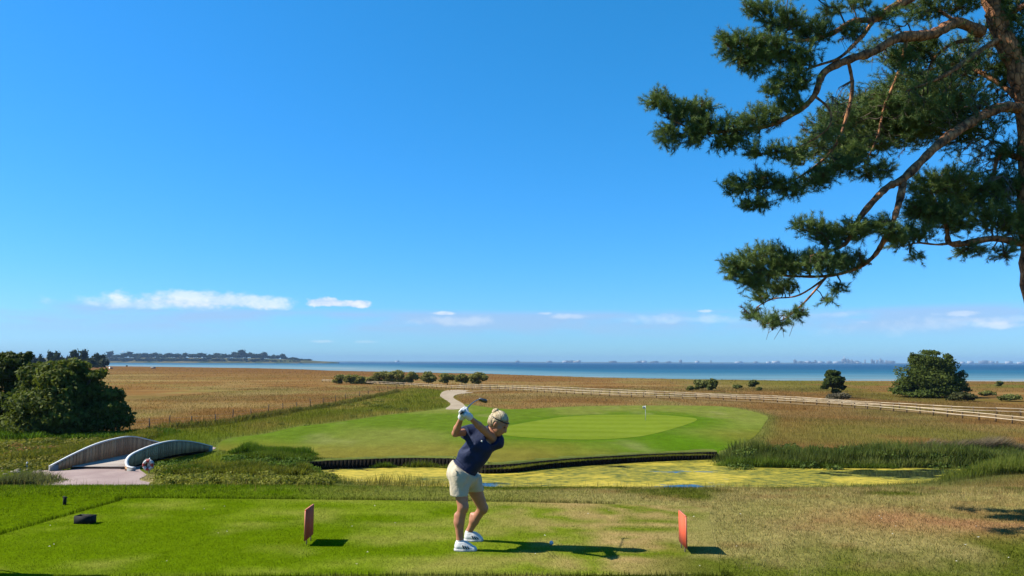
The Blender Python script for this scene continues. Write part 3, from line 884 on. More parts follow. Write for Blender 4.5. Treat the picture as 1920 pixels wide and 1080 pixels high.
# ------------------------------------------------------------------ fences
MAT['rail'] = [plain('pale_fence_wood_%d' % i, c, 0.8, 0.25, var=0.2, scale=4) for i, c in enumerate([(0.66, 0.53, 0.36), (0.55, 0.43, 0.28)])]
MAT['post'] = plain('fence_post_wood', (0.17, 0.115, 0.065), 0.85, 0.2, var=0.25, scale=6)
MAT['oldpost'] = plain('grey_brown_post', (0.13, 0.10, 0.075), 0.9, 0.2, var=0.3, scale=6)
def rail_fence(px, spacing, label, hgt=1.15, rails=(1.0, 0.55), seed=1):
    pts = catmull([gp(u, v, LOW)[:2] for u, v in px], 8, closed=False)
    seg = np.linalg.norm(np.diff(pts, axis=0), axis=1); S = np.concatenate([[0], np.cumsum(seg)])
    n = int(S[-1] / spacing); rng = random.Random(seed)
    P = []
    for i in range(n + 1):
        s = S[-1] * i / n
        x = np.interp(s, S, pts[:, 0]); y = np.interp(s, S, pts[:, 1]); P.append(Vector((x, y, hz(x, y))))
    root = empty('wooden_fence', P[0]); tag(root, label, 'fence')
    mb = MB(); mb.tube([(0, 0, -0.15), (0, 0, hgt)], [0.11, 0.10], 8); pm = mb.mesh('post'); pm.materials.append(MAT['post'])
    rb = []
    for q in range(2):
        mb = MB(); mb.box((0.5, 0, 0), (1.0, 0.05, 0.12)); m = mb.mesh('rail'); m.materials.append(MAT['rail'][q]); rb.append(m)
    for i, p in enumerate(P):
        o = bpy.data.objects.new('post', pm); COL.objects.link(o)
        o.location = p; o.rotation_euler = (rng.uniform(-.03, .03), rng.uniform(-.03, .03), 0); o.scale = (1, 1, rng.uniform(0.93, 1.06)); bpy.context.view_layer.update if False else None
        o.parent = root; o.location = p - root.location
        if i < n:
            d = P[i + 1] - p; L = d.length
            for r in rails:
                o = bpy.data.objects.new('rail', rb[rng.randrange(2)]); COL.objects.link(o)
                o.parent = root
                a = math.atan2(d.y, d.x); e = -math.asin(d.z / L)
                nr = Vector((math.sin(a), -math.cos(a), 0)) * 0.11
                o.location = p - root.location + nr + Vector((0, 0, r + rng.uniform(-0.02, 0.02)))
                o.rotation_euler = (0, e, a); o.scale = (L * 1.0, 1, 1)
rail_fence([(604, 716.5), (691, 720.5), (780, 725), (861, 730), (960, 733), (1050, 738), (1150, 743.5), (1250, 747), (1340, 750), (1460, 755.5), (1560, 762), (1678, 772), (1794, 784), (1880, 793), (1960, 803)], 3.0,
           'pale two-rail wooden fence on the green side of the lane', seed=2)
rail_fence([(861, 726), (960, 729), (1050, 733), (1150, 738), (1250, 743), (1340, 747.5), (1460, 752), (1605, 763), (1694, 768), (1789, 774), (1860, 777), (1960, 781)], 3.0,
           'pale two-rail wooden fence on the sea side of the lane', seed=3)
LANE = px_poly([(886, 732), (960, 731.5), (1150, 741), (1340, 749), (1460, 754), (1600, 764), (1700, 770.5), (1790, 776), (1960, 783), (1960, 789), (1790, 779), (1690, 772), (1560, 763), (1340, 751), (1150, 743), (960, 733), (880, 736)], LOW, 3)
tag(sheet('lane', LANE, 1.2, 0.06, gravel_col((0.27, 0.17, 0.07), (0.30, 0.21, 0.11)), MAT['gravel'], 1.6), 'grey lane running between the two rail fences', 'lane', kind='structure')

MAT['wire'] = plain('fence_wire', (0.25, 0.24, 0.22), 0.6, 0.5)
def wire_fence():
    us = [243, 280, 317, 358, 404, 436, 471, 503, 531, 556, 582, 606, 629, 648, 674, 691, 711, 727, 744, 757]
    vs = [809, 807, 803, 801, 797, 789.5, 783.5, 776, 771, 767, 763, 759, 755, 749, 743, 738.5, 735, 731.5, 729, 727]
    P = []
    for u, v in zip(us, vs):
        p = gp(u, v, LOW); P.append(Vector((p.x, p.y, hz(p.x, p.y))))
    root = empty('wire_fence', P[0]); tag(root, 'thin wire fence on leaning grey posts along the brown field', 'fence')
    mb = MB(); mb.tube([(0, 0, -0.2), (0, 0, 1.25)], [0.07, 0.06], 7); pm = mb.mesh('post'); pm.materials.append(MAT['oldpost'])
    rng = random.Random(4)
    for p in P:
        o = bpy.data.objects.new('post', pm); COL.objects.link(o); o.parent = root
        o.location = p - root.location; o.rotation_euler = (rng.uniform(-.1, .1), rng.uniform(-.1, .1), 0); o.scale = (1, 1, rng.uniform(0.85, 1.2))
    for h in (0.35, 0.7, 1.05):
        w = MB(); w.tube([p + Vector((0, 0, h)) for p in P], 0.008, 4); w.build('wire', MAT['wire'], root)
wire_fence()

# ------------------------------------------------------------------ things on and round the tee
MAT['coral'] = plain('coral_red_plastic', (0.95, 0.16, 0.08), 0.85, 0.15, var=0.06, scale=30)
MAT['coral_edge'] = plain('pale_cut_edge', (0.80, 0.22, 0.12), 0.6, 0.4)
MAT['steel'] = plain('dull_steel', (0.35, 0.35, 0.35), 0.4, 0.5, metal=0.8)
def tee_marker(u, v, label):
    g0 = gp(u, v, 0.0)
    root = empty('tee_marker', (g0.x, g0.y, 0.0)); tag(root, label, 'tee marker', 'tee markers')
    s = 0.31; z0 = 0.055
    p = MB(); p.box((g0.x, g0.y, z0 + s / 2), (0.014, s, s)); p.build('plate', MAT['coral'], root)
    e = MB(); e.box((g0.x, g0.y, z0 + s + 0.004), (0.0145, s + 0.002, 0.006)); e.box((g0.x, g0.y - s / 2 - 0.003, z0 + s / 2 - 0.003), (0.0145, 0.003, s - 0.006)); e.build('rim', MAT['coral_edge'], root)
    k = MB()
    k.tube([(g0.x, g0.y - 0.08, -0.05), (g0.x, g0.y - 0.08, z0 - 0.001)], 0.006, 6)
    k.tube([(g0.x, g0.y + 0.08, -0.05), (g0.x, g0.y + 0.08, z0 - 0.001)], 0.006, 6)
    k.build('spike', MAT['oldpost'], root)
tee_marker(578.5, 1018, 'coral red square tee marker plate near the black box, shaded face showing')
tee_marker(1281, 1032, 'bright red square tee marker plate beyond the ball, sunlit face showing')

MAT['black'] = plain('black_plastic', (0.022, 0.024, 0.026), 0.8, 0.15, var=0.2, scale=20)
def divot_box():
    g0 = gp(150, 985, 0.0); root = empty('divot_box', (g0.x, g0.y, 0)); tag(root, 'low black box lying on the mown tee by its edge', 'box')
    rz = Matrix.Rotation(-0.10, 3, 'Z')
    c = Vector((g0.x, g0.y + 0.1, 0))
    for nm, off, sz in (('wall', (0, -0.055, 0.05), (0.20, 0.008, 0.09)), ('wall', (0, 0.055, 0.05), (0.20, 0.008, 0.09)), ('wall', (-0.096, 0, 0.05), (0.008, 0.101, 0.09)), ('wall', (0.096, 0, 0.05), (0.008, 0.101, 0.09)),
                        ('bottom', (0, 0, 0.012), (0.182, 0.10, 0.008))):
        m = MB(); m.box(c + rz @ Vector(off), sz, rz); m.build(nm, MAT['black'], root)
divot_box()
def tee_post():
    g0 = gp(121, 946, 0.0); root = empty('marker_post', (g0.x, g0.y, 0)); tag(root, 'short black post standing in the rough behind the box', 'post')
    m = MB(); m.tube([(g0.x, g0.y, -0.03), (g0.x, g0.y, 0.085), (g0.x, g0.y, 0.09)], [0.022, 0.022, 0.018], 10); m.build('post', MAT['black'], root)
    m = MB(); m.box((g0.x, g0.y, 0.094), (0.05, 0.034, 0.012), Matrix.Rotation(0.25, 3, 'Y')); m.build('cap', MAT['black'], root)
tee_post()
MAT['ball'] = plain('white_golf_ball', (0.8, 0.8, 0.8), 0.35, 0.5, bump=0.15, bscale=400)
def golf_ball():
    g0 = gp(1034, 1024, 0.0); r = 0.0215
    V, Fc = ellipsoid((0, 0, 0), (r, r, r), 24, 14); m = MB(); m.add(V, Fc)
    o = link('golf_ball', m.mesh('golf_ball', True), MAT['ball'], loc=(g0.x, g0.y, r + 0.012))
    tag(o, 'white golf ball lying in the golfer\'s shadow', 'ball')
    t = empty('golf_tee', (g0.x, g0.y, 0)); tag(t, 'tiny wooden tee peg under the golf ball', 'tee peg')
    m = MB(); m.lathe([(0.0, -0.02), (0.0025, -0.018), (0.0025, 0.006), (0.007, 0.0128), (0.0, 0.0128)], (g0.x, g0.y, 0), sides=8); m.build('peg', MAT['coral_edge'], t)
golf_ball()
# flag on the green
MAT['yellow'] = plain('pale_yellow_paint', (0.72, 0.62, 0.12), 0.5, 0.4)
def flag():
    g0 = gp(1210.5, 789, LOW); z0 = hz(g0.x, g0.y) + 0.05
    root = empty('flagstick', (g0.x, g0.y, z0)); tag(root, 'thin pale flagstick with small flag standing in the putting green', 'flagstick')
    m = MB(); m.tube([(g0.x, g0.y, z0 - 0.1), (g0.x, g0.y, z0 + 1.9)], 0.035, 8); m.build('stick', MAT['white'], root)
    m = MB(); V = []; Fc = []
    for i in range(6):
        t = i / 5
        for q in (0, 1):
            V.append((g0.x - 0.03 - 0.34 * t, g0.y + 0.05 * math.sin(t * 6), z0 + 1.88 - 0.36 * q - 0.05 * t * t)); V.append((g0.x - 0.03 - 0.34 * t, g0.y + 0.012 + 0.05 * math.sin(t * 6), z0 + 1.88 - 0.36 * q - 0.05 * t * t))
    for i in range(5):
        k = i * 4
        Fc += [(k, k + 4, k + 6, k + 2), (k + 1, k + 3, k + 7, k + 5), (k, k + 1, k + 5, k + 4), (k + 2, k + 6, k + 7, k + 3)]
    m.add(V, Fc); m.build('flag', MAT['white'], root)
flag()
def stake(u, v, h, mat, name, label, cat, r=0.03):
    g0 = gp(u, v, LOW); z0 = hz(g0.x, g0.y)
    m = MB(); m.tube([(0, 0, -0.1), (0, 0, h - 0.03), (0, 0, h)], [r, r, r * 0.3], 6)
    o = link(name, m.mesh(name), mat, loc=(g0.x, g0.y, z0)); tag(o, label, cat)
stake(929, 871, 0.50, MAT['yellow'], 'hazard_stake', 'small yellow hazard stake on the grass behind the pond wall', 'stake')
stake(50, 880, 0.5, MAT['white'], 'marker_stake', 'short white stake among stones beside the gravel path', 'stake', 0.06)

# golf bag standing just left of the view; its shadow falls onto the tee
MAT['bagcloth'] = plain('navy_bag_cloth', (0.03, 0.04, 0.07), 0.8, 0.3, bump=0.2)
def golf_bag():
    x0, y0 = -5.25, 6.78
    root = empty('golf_bag', (x0, y0, 0)); tag(root, 'navy golf bag leaning on its stand legs beside the tee', 'golf bag')
    m = MB(); m.tube([(x0, y0, 0.0), (x0 + 0.03, y0, 0.06), (x0 + 0.18, y0 - 0.02, 0.55), (x0 + 0.26, y0 - 0.03, 0.82)], [0.10, 0.12, 0.125, 0.12], 14); m.build('body', MAT['bagcloth'], root, True)
    for s in (-1, 1):
        m = MB(); m.tube([(x0 + 0.22, y0 + 0.05 * s, 0.72), (x0 + 0.46, y0 + 0.24 * s, 0.0)], 0.009, 6); m.build('leg', MAT['steel'], root)
    rng = random.Random(2)
    for k in range(6):
        a = (x0 + 0.24 + rng.uniform(-.06, .06), y0 + rng.uniform(-.07, .07), 0.76); b = (a[0] + 0.12 + rng.uniform(-.02, .03), a[1] + rng.uniform(-.03, .03), 1.05 + rng.uniform(0, 0.15))
        m = MB(); m.tube([a, b], 0.007, 6); V, Fc = ellipsoid(b, (0.05, 0.03, 0.035), 8, 6); m.add(V, Fc); m.build('club', MAT['steel'], root)
golf_bag()
# ------------------------------------------------------------------ trees and bushes
def tree_px(name, label, cat, u, v, blobs, n, leaf, c1, c2, trunk=None, group=None, seed=1, shell=0.5, zb=None, depth_scale=1.0, hang=0.0, y0=None):
    """blobs in photo pixels (u, v, half width, half height[, depth offset m]) at the distance of the trunk's foot (u, v on the meadow)"""
    rng = np.random.default_rng(seed)
    g0 = gp(u, v, LOW)
    if y0 is not None: g0 = at(u, v, y0)
    z0 = hz(g0.x, g0.y); y = g0.y; k = px2m(y)
    root = empty(name, (g0.x, g0.y, z0)); tag(root, label, cat, group)
    B = []
    for b in blobs:
        dy = b[4] if len(b) > 4 else 0.0
        c = at(b[0], b[1], y)
        c0 = (c.x, y + dy, c.z)
        rx, rz = b[2] * k, b[3] * k
        m = max(7, int(11 * (rx / (rz + 1e-6)) ** 0.5))
        for q in lump_blobs(c0, (rx, rx * depth_scale, rz), m, rng, 0.45): B.append(q)
    me = leaf_cloud('crown', B, n, leaf, c1, c2, rng, shell, zmin=z0 - 0.05)
    o = link('crown', me, MAT['leaf']); hold(o, root)
    if trunk:
        r, ht = trunk
        m = MB()
        m.tube([(g0.x, g0.y, z0 - 0.2), (g0.x + 0.1 * ht * 0.2, g0.y, z0 + ht * 0.45), (g0.x - 0.03 * ht, g0.y, z0 + ht)], [r, r * 0.8, r * 0.5], 8)
        for q in range(5):
            b = B[int(rng.integers(len(B)))]
            m.tube([(g0.x, g0.y, z0 + ht * (0.35 + 0.1 * q)), ((g0.x + b[0]) / 2, (g0.y + b[1]) / 2, (z0 + ht * 0.6 + b[2]) / 2 + 0.2), (b[0], b[1], b[2])], [r * 0.5, r * 0.35, r * 0.12], 6)
        t = m.build('trunk', MAT['bark'], root, True)
    return root

D1 = (0.08, 0.115, 0.02); D2 = (0.23, 0.265, 0.05)
tree_px('deciduous_tree', 'broad dark green rounded tree spreading down to the ground beyond the footbridge', 'tree', 135, 815,
        [(70, 745, 50, 62, 0), (110, 712, 62, 40, 0), (150, 735, 62, 55, 0.5), (195, 765, 48, 42, 0), (225, 770, 28, 24, 0), (150, 780, 80, 38, 0), (90, 790, 75, 30, -1), (70, 780, 60, 40, 0), (190, 795, 55, 22, 0), (110, 800, 90, 18, 0), (120, 755, 80, 50, 0),  (125, 690, 40, 22, 0), (60, 700, 30, 22, 0), (180, 705, 28, 14, 0), (235, 790, 20, 16, 0), (40, 770, 26, 50, 0), (210, 740, 24, 16, 0)],
        60000, 0.22, D1, D2, (0.4, 4.5), seed=1, shell=0.45)
tree_px('deciduous_tree', 'tall dark tree with upright shoots left of the broad rounded tree', 'tree', 5, 806,
        [(5, 700, 42, 42, 0), (32, 678, 26, 22, 0), (5, 760, 42, 50, 0), (5, 790, 44, 22, 0), (-30, 780, 50, 34, 0), (30, 740, 30, 60, 0), (-40, 720, 45, 60, 0), (45, 700, 22, 30, 0), (15, 668, 14, 14, 0), (52, 668, 10, 12, 0), (38, 668, 8, 14, 0), (-20, 685, 20, 26, 0)],
        26000, 0.24, (0.055, 0.08, 0.018), (0.13, 0.165, 0.036), (0.35, 4), seed=2, shell=0.45, zb=0)
tree_px('deciduous_tree', 'large dome-shaped dark green tree by the fenced lane near the shore', 'tree', 1745, 745,
        [(1745, 705, 46, 40, 0), (1735, 680, 36, 22, 0), (1765, 685, 30, 22, 0), (1705, 722, 28, 22, 0), (1788, 718, 26, 26, 0), (1745, 732, 66, 16, 0), (1745, 738, 60, 10, 0), (1745, 715, 56, 28, 0), (1765, 700, 40, 34, 0), (1722, 700, 34, 30, 0), (1745, 690, 40, 28, 0), (1720, 668, 14, 10, 0), (1745, 662, 18, 8, 0), (1775, 672, 12, 10, 0), (1812, 730, 10, 14, 0), (1690, 735, 14, 10, 0), (1800, 705, 12, 12, 0)],
        60000, 0.24, (0.06, 0.095, 0.016), (0.16, 0.20, 0.036), (0.5, 5), seed=3, shell=0.45)
tree_px('small_tree', 'small round-topped tree standing over a bare bush near the shore', 'tree', 1562, 746,
        [(1562, 712, 21, 16, 0), (1552, 720, 12, 10, 0), (1572, 722, 12, 12, 0), (1560, 700, 14, 7, 0), (1567, 736, 10, 8, 0), (1546, 726, 7, 6, 0), (1580, 728, 7, 6, 0)],
        9000, 0.30, D1, (0.09, 0.12, 0.03), (0.18, 3.5), seed=4)
tree_px('bush', 'greyish twiggy bush at the foot of the small round tree', 'bush', 1572, 754.5, [(1572, 744, 23, 11, 0), (1565, 748, 20, 7, 0)], 2600, 0.22, (0.12, 0.105, 0.07), (0.20, 0.17, 0.10), seed=5)
tree_px('bush', 'yellowish green bush to the sea side of the dome-shaped tree', 'bush', 1800, 752, [(1800, 743, 20, 9, 0), (1815, 746, 17, 7, 0), (1790, 747, 12, 6, 0)], 3600, 0.3, (0.055, 0.07, 0.025), (0.14, 0.14, 0.05), seed=6)
for i, (u, v, w, h, lb) in enumerate([(1414, 728, 12, 9, 'small dark round bush alone in the brown meadow'), (1875, 725, 8, 6, 'small dark bush near the shore beyond the dome-shaped tree'), (1310, 731, 9, 5, 'lower left bush of the cluster in the brown meadow'),
                                      (1320, 731, 18, 11, 'dark domed bush of the cluster in the brown meadow'), (1337, 735, 11, 13, 'pale upright bush at the end of the cluster in the brown meadow'), (1424, 732, 5, 3, 'very small tuft bush beside the lone round bush'),
                                      (1384, 729, 8, 4, 'low brownish shrub between the bush cluster and lone bush'), (1895, 752, 22, 7, 'low olive shrub at the edge of the lane far right'), (1850, 742, 12, 5, 'low green shrub past the yellowish bush'),
                                      (1295, 732, 8, 4, 'low spreading shrub at the start of the bush cluster')]):
    tree_px('bush', lb, 'bush', u, v + 0.5, [(u, v - h, w, h, 0), (u - w * 0.4, v - h * 0.6, w * 0.6, h * 0.6, 0)], 1500, 0.34, (0.11, 0.14, 0.035), (0.27, 0.28, 0.08), seed=20 + i)
# row of wind-shaped trees along the fence
row = [(640, 709, 13, 9), (660, 709, 13, 9), (678, 712, 10, 8), (692, 713, 10, 8), (712, 704, 15, 11), (728, 713, 10, 7), (742, 703, 15, 11), (748, 715, 11, 7), (772, 706, 13, 10), (803, 706, 15, 10), (839, 708, 13, 9), (866, 708, 12, 9), (898, 706, 16, 12)]
side = ['pale green', 'olive', 'dark green']
for i, (u, v, w, h) in enumerate(row):
    w = w * 1.18
    tree_px('coastal_tree', 'low wind-shaped dark green tree in the row along the rail fence', 'tree', u, 719.5 + (u - 640) * 0.012,
            [(u, v, w, h, 0), (u - w * 0.5, v + h * 0.55, w * 0.6, h * 0.7, 0), (u + w * 0.45, v + h * 0.3, w * 0.6, h * 0.7, 0), (u + w * (0.3 if i % 2 else -0.3), v + h * 0.9, w * 0.55, h * 0.55, 0)], 3600, 0.30, (0.20, 0.20, 0.05), (0.46, 0.42, 0.12), (0.14, 2.2), 'trees in the row along the rail fence', seed=40 + i)

# ------------------------------------------------------------------ far headland with its trees and houses
def headland():
    # a low wooded cape behind the bay; ridge line in photo pixels at about 4.5 km
    Y0 = 4500.0; k = px2m(Y0)
    us = np.array([-300, 0, 150, 230, 300, 380, 440, 480, 520, 560, 600, 635])
    top = np.array([671, 671, 671, 671, 670.5, 671, 671.5, 671.5, 673, 675, 677, 679.5])
    V = []; Fc = []; C = []
    rows = [(-1.0, 0.0), (-0.75, 0.45), (-0.5, 0.8), (-0.1, 1.0), (0.5, 0.95), (1.0, 0.0)]
    ext = np.linspace(us[0], us[-1], 90)
    for u in ext:
        zt = at(u, np.interp(u, us, top), Y0).z - SEA
        x = at(u, 679, Y0).x
        hw = 230 * min(1.0, (635 - u) / 80 + 0.12)
        for dy, f in rows:
            V.append((x, Y0 + dy * hw, SEA - 0.5 + (zt + 0.5) * f))
            n = float(fbm(np.array([x / 40]), np.array([dy * 3]), 5, 3)[0])
            C.append(mix(np.array([0.20, 0.17, 0.08]), np.array([0.07, 0.09, 0.035]), np.array(sstep(0.4, 0.6, n))))
    m = len(rows)
    for i in range(len(ext) - 1):
        for j in range(m - 1):
            a = i * m + j; Fc.append((a, a + m, a + m + 1, a + 1))
    o = link('headland', npmesh('headland', np.array(V), np.array(Fc), True, np.array(C)), MAT['ground'])
    tag(o, 'low headland across the bay', 'headland', kind='structure')
    rng = np.random.default_rng(9)
    # shared crown meshes
    protos = []
    for q in range(6):
        r = (1, 1, 0.9 + 0.35 * rng.random())
        B = lump_blobs((0, 0, r[2]), r, 7, rng, 0.5)
        protos.append(leaf_cloud('crown', B, 380, 0.24, (0.028, 0.042, 0.018), (0.065, 0.085, 0.03), rng, 0.4))
        protos[-1].materials.append(MAT['leaf'])
    tm = MB(); tm.tube([(0, 0, -0.3), (0, 0, 1.0)], [0.09, 0.06], 6); tmesh = tm.mesh('trunk'); tmesh.materials.append(MAT['bark'])
    def ftree(u, w, h, label, group, y, z0=None, vtop=None):
        """a tree standing at distance y on the meadow (or at z0 on the cape)"""
        k_ = px2m(y); x = at(u, 680, y).x
        if z0 is None: z0 = hz(x, y)
        if vtop is not None: h = (at(u, vtop, y).z - z0) / k_
        root = empty('tree', (x, y, z0)); tag(root, label, 'tree', group)
        c = bpy.data.objects.new('crown', protos[int(rng.integers(6))]); COL.objects.link(c); c.parent = root
        c.scale = (w * k_, w * k_, h * k_ / 1.75); c.location = (0, 0, -0.32 * h * k_ / 1.75); c.rotation_euler = (0, 0, rng.uniform(0, 6.28))
        t = bpy.data.objects.new('trunk', tmesh); COL.objects.link(t); t.parent = root; t.scale = (w * k_, w * k_, h * k_ * 0.6)
    def ridge_z(u): return at(u, float(np.interp(u, us, top)), Y0).z
    # trees one can pick out at the head of the bay
    for (u, v, w) in [(78, 659, 7), (108, 652, 10), (126, 662, 6), (140, 661, 10), (157, 660, 9), (170, 663, 6), (182, 653, 9), (95, 663, 8), (62, 660, 8), (148, 668, 9), (116, 668, 9), (190, 668, 8)]:
        ftree(u, w, 0, 'tall tree rising above the houses at the head of the bay', 'tall trees at the head of the bay', 900 + rng.uniform(-20, 20), vtop=v)
    u = 200.0
    while u < 585:
        f = 1.0
        if 450 < u < 500: f = 1.25
        if u > 505: f = max(0.35, 1 - (u - 505) / 110)
        h = rng.uniform(6, 11) * f; w = rng.uniform(5.5, 9) * (0.7 + 0.3 * f)
        yy = Y0 + rng.uniform(-20, 60)
        ftree(u, w, h, 'rounded dark tree on the ridge of the far headland', 'trees on the ridge of the far headland', yy, z0=ridge_z(u) - 0.6)
        u += rng.uniform(3.6, 7.0)
    u = 205.0
    while u < 560:
        f = 1.0 if u < 470 else max(0.5, 1 - (u - 470) / 130)
        hw = 230 * min(1.0, (635 - u) / 80 + 0.12)
        z0 = SEA + (ridge_z(u) - SEA) * 0.44
        ftree(u, rng.uniform(5, 9) * f, rng.uniform(4.0, 7.5) * f, 'low dark shrub tree on the slope of the far headland', 'shrub trees on the slope of the headland', Y0 - 0.74 * hw, z0=z0)
        u += rng.uniform(5.5, 12)
    for (uu, v, w, lb) in [(165, 667, 17, 'dark bushy tree behind the broad rounded tree'), (198, 668, 10, 'brownish upright tree beside the parked car'), (184, 683, 12, 'low dark bush between the far trees by the car')]:
        ftree(uu, w, 0, lb, None, 840, vtop=v)
    # houses
    wm = plain('white_render', (0.70, 0.70, 0.68), 0.8, 0.3); rm = plain('brown_roof', (0.10, 0.07, 0.055), 0.8, 0.3); gm = plain('dark_window', (0.03, 0.035, 0.04), 0.2, 0.5)
    for i, (uu, v, w, h, lb) in enumerate([(76, 679, 11, 5, 'long low white house among trees at the head of the bay'), (137, 678, 9, 4, 'low white house half hidden by the rounded tree'), (147, 675, 3.5, 4, 'small white gabled house between far trees'),
                                           (184, 684, 5, 4, 'pale shed by the water at the head of the bay'), (207, 673, 3, 3, 'tiny white gabled house on the headland ridge'), (318, 672.5, 5, 2.5, 'flat pale house on the headland ridge'), (118, 676, 5, 4, 'white cottage left of the half hidden house'), (255, 672.5, 4, 2.5, 'pale cottage on the ridge near the mast')]):
        y = 950 if v > 673 else Y0 - 30
        s = px2m(y); vt = v - h
        b = at(uu, v, y)
        b.z = hz(b.x, y) if v > 673 else ridge_z(uu) - 0.5
        h = (at(uu, vt, y).z - b.z) / s
        root = empty('house', b); tag(root, lb, 'house')
        W, H = w * s, h * s; D = 9
        m = MB(); m.box((b.x, b.y, b.z + H * 0.32), (W, D, H * 0.64)); m.build('wall', wm, root)
        m = MB(); z1 = b.z + H * 0.643; e = 0.4
        m.add([(b.x - W / 2 - e, b.y - D / 2 - e, z1), (b.x + W / 2 + e, b.y - D / 2 - e, z1), (b.x + W / 2 + e, b.y + D / 2 + e, z1), (b.x - W / 2 - e, b.y + D / 2 + e, z1), (b.x - W / 2 - e, b.y, b.z + H), (b.x + W / 2 + e, b.y, b.z + H)],
              [(0, 1, 5, 4), (2, 3, 4, 5), (0, 4, 3), (1, 2, 5), (3, 2, 1, 0)])
        m.build('roof', rm if i % 2 else wm, root)
        nwin = max(2, int(w / 2.5))
        for q in range(nwin):
            m = MB(); m.box((b.x - W / 2 + W * (q + 0.5) / nwin, b.y - D / 2 - 0.03, b.z + H * 0.36), (W / nwin * 0.4, 0.08, H * 0.25)); m.build('window', gm, root)
    # mast
    b = at(230, 672, Y0); b.z = ridge_z(230); s = px2m(Y0)
    root = empty('mast', b); tag(root, 'thin lattice mast with crossbar above the headland trees', 'mast')
    m = MB(); m.tube([b, b + Vector((0, 0, 13 * s))], [1.2, 0.7], 6); m.build('pole', MAT['steel'], root)
    m = MB(); m.tube([b + Vector((-3.5 * s, 0, 11 * s)), b + Vector((3.5 * s, 0, 11 * s))], 0.9, 6); m.build('crossbar', MAT['steel'], root)
headland()

# ------------------------------------------------------------------ hazy city on the far shore
def far_city():
    Y = 15500.0; s = px2m(Y)
    rng = random.Random(21)
    mats = [plain('far_pale_concrete', (0.62, 0.64, 0.66), 0.8, 0.3), plain('far_grey_concrete', (0.22, 0.24, 0.27), 0.8, 0.3), plain('far_dark_cladding', (0.10, 0.115, 0.14), 0.7, 0.3)]
    land = MB()
    x0 = at(560, 679, Y).x; x1 = at(2300, 679, Y).x
    V = []; Fc = []
    xs_ = np.linspace(x0, x1, 90)
    hs = [14 + 12 * float(fbm(np.array([q / 900]), np.array([0.5]), 4, 3)[0]) for q in xs_]
    for q, h in zip(xs_, hs):
        V += [(q, Y - 250, SEA - 1), (q, Y - 200, SEA + h * 0.6), (q, Y + 250, SEA + h), (q, Y + 400, SEA - 1)]
    for i in range(len(xs_) - 1):
        for j in range(3):
            a = i * 4 + j; Fc.append((a, a + 4, a + 5, a + 1))
    land.add(V, Fc)
    o = link('far_coast', land.mesh('far_coast', True), plain('far_wooded_coast', (0.06, 0.08, 0.05), 0.9, 0.2)); tag(o, 'thin strip of hazy coast on the horizon', 'coast', kind='structure')
    def block(u, w, h, mi, label, group, kind=0):
        b = at(u, 680.5 + (u - 1000) * 0.0028, Y - 260); b.z = SEA
        root = empty('distant_building', b); tag(root, label, 'building', group)
        W, H = w * s, h * s + 12; D = 40
        m = MB(); m.box((b.x, b.y, b.z + H / 2), (W, D, H)); m.build('wall', mats[mi], root)
        m = MB(); m.box((b.x + W * 0.1, b.y, b.z + H + 4.01), (W * 0.5, D * 0.5, 8)); m.build('roof_plant', mats[1], root)
    g1 = 'hazy tower blocks on the far shore'; g2 = 'hazy low blocks on the far shore'
    L1 = 'slender hazy tower block of the city across the strait'; L2 = 'long low hazy block of the city across the strait'
    for (u, w, h) in [(1276, 5, 5), (1333, 2, 4), (1490, 3, 6), (1493, 2, 4), (1529, 3, 5), (1580, 3, 7), (1584, 5, 8), (1590, 3, 7), (1593, 2, 5), (1597, 2.5, 6), (1622, 1.5, 6), (1635, 2.5, 7), (1639, 2, 5), (1645, 3, 6), (1651, 2.5, 8), (1655, 2, 6), (1662, 3, 5), (1667, 4, 4), (1202, 1.5, 4), (1870, 2, 4)]:
        block(u, w, h, rng.choice((1, 2)), L1, g1)
    u = 1030.0
    while u < 1690:
        w = rng.uniform(5, 15)
        if rng.random() < 0.62: block(u, w, rng.uniform(1.5, 3.2), rng.choice((0, 0, 1, 1, 2)), L2, g2)
        u += w * rng.uniform(0.8, 2.4)
    for (u, w, h) in [(1455, 14, 3.2), (1500, 12, 3), (1515, 10, 3.5), (1570, 14, 3), (1605, 10, 4), (1672, 12, 4), (1820, 10, 4), (1845, 18, 5), (1858, 12, 4), (1892, 12, 4), (1805, 8, 3), (1915, 14, 3), (745, 8, 2), (1070, 16, 3), (1085, 8, 3.4), (970, 8, 2.5)]:
        block(u, w, h, rng.choice((0, 0, 1)), L2, g2)
    b = at(1583, 682, Y - 260); b.z = SEA
    root = empty('chimney', b); tag(root, 'tall thin power station chimney of the city across the strait', 'chimney')
    m = MB(); m.tube([b, b + Vector((0, 0, 14 * s))], [9, 6], 8); m.build('stack', mats[0], root)
    m = MB(); m.tube([b + Vector((0, 0, 14 * s)), b + Vector((0, 0, 14.3 * s))], [6.8, 6.8], 8); m.build('rim', mats[1], root)
far_city()

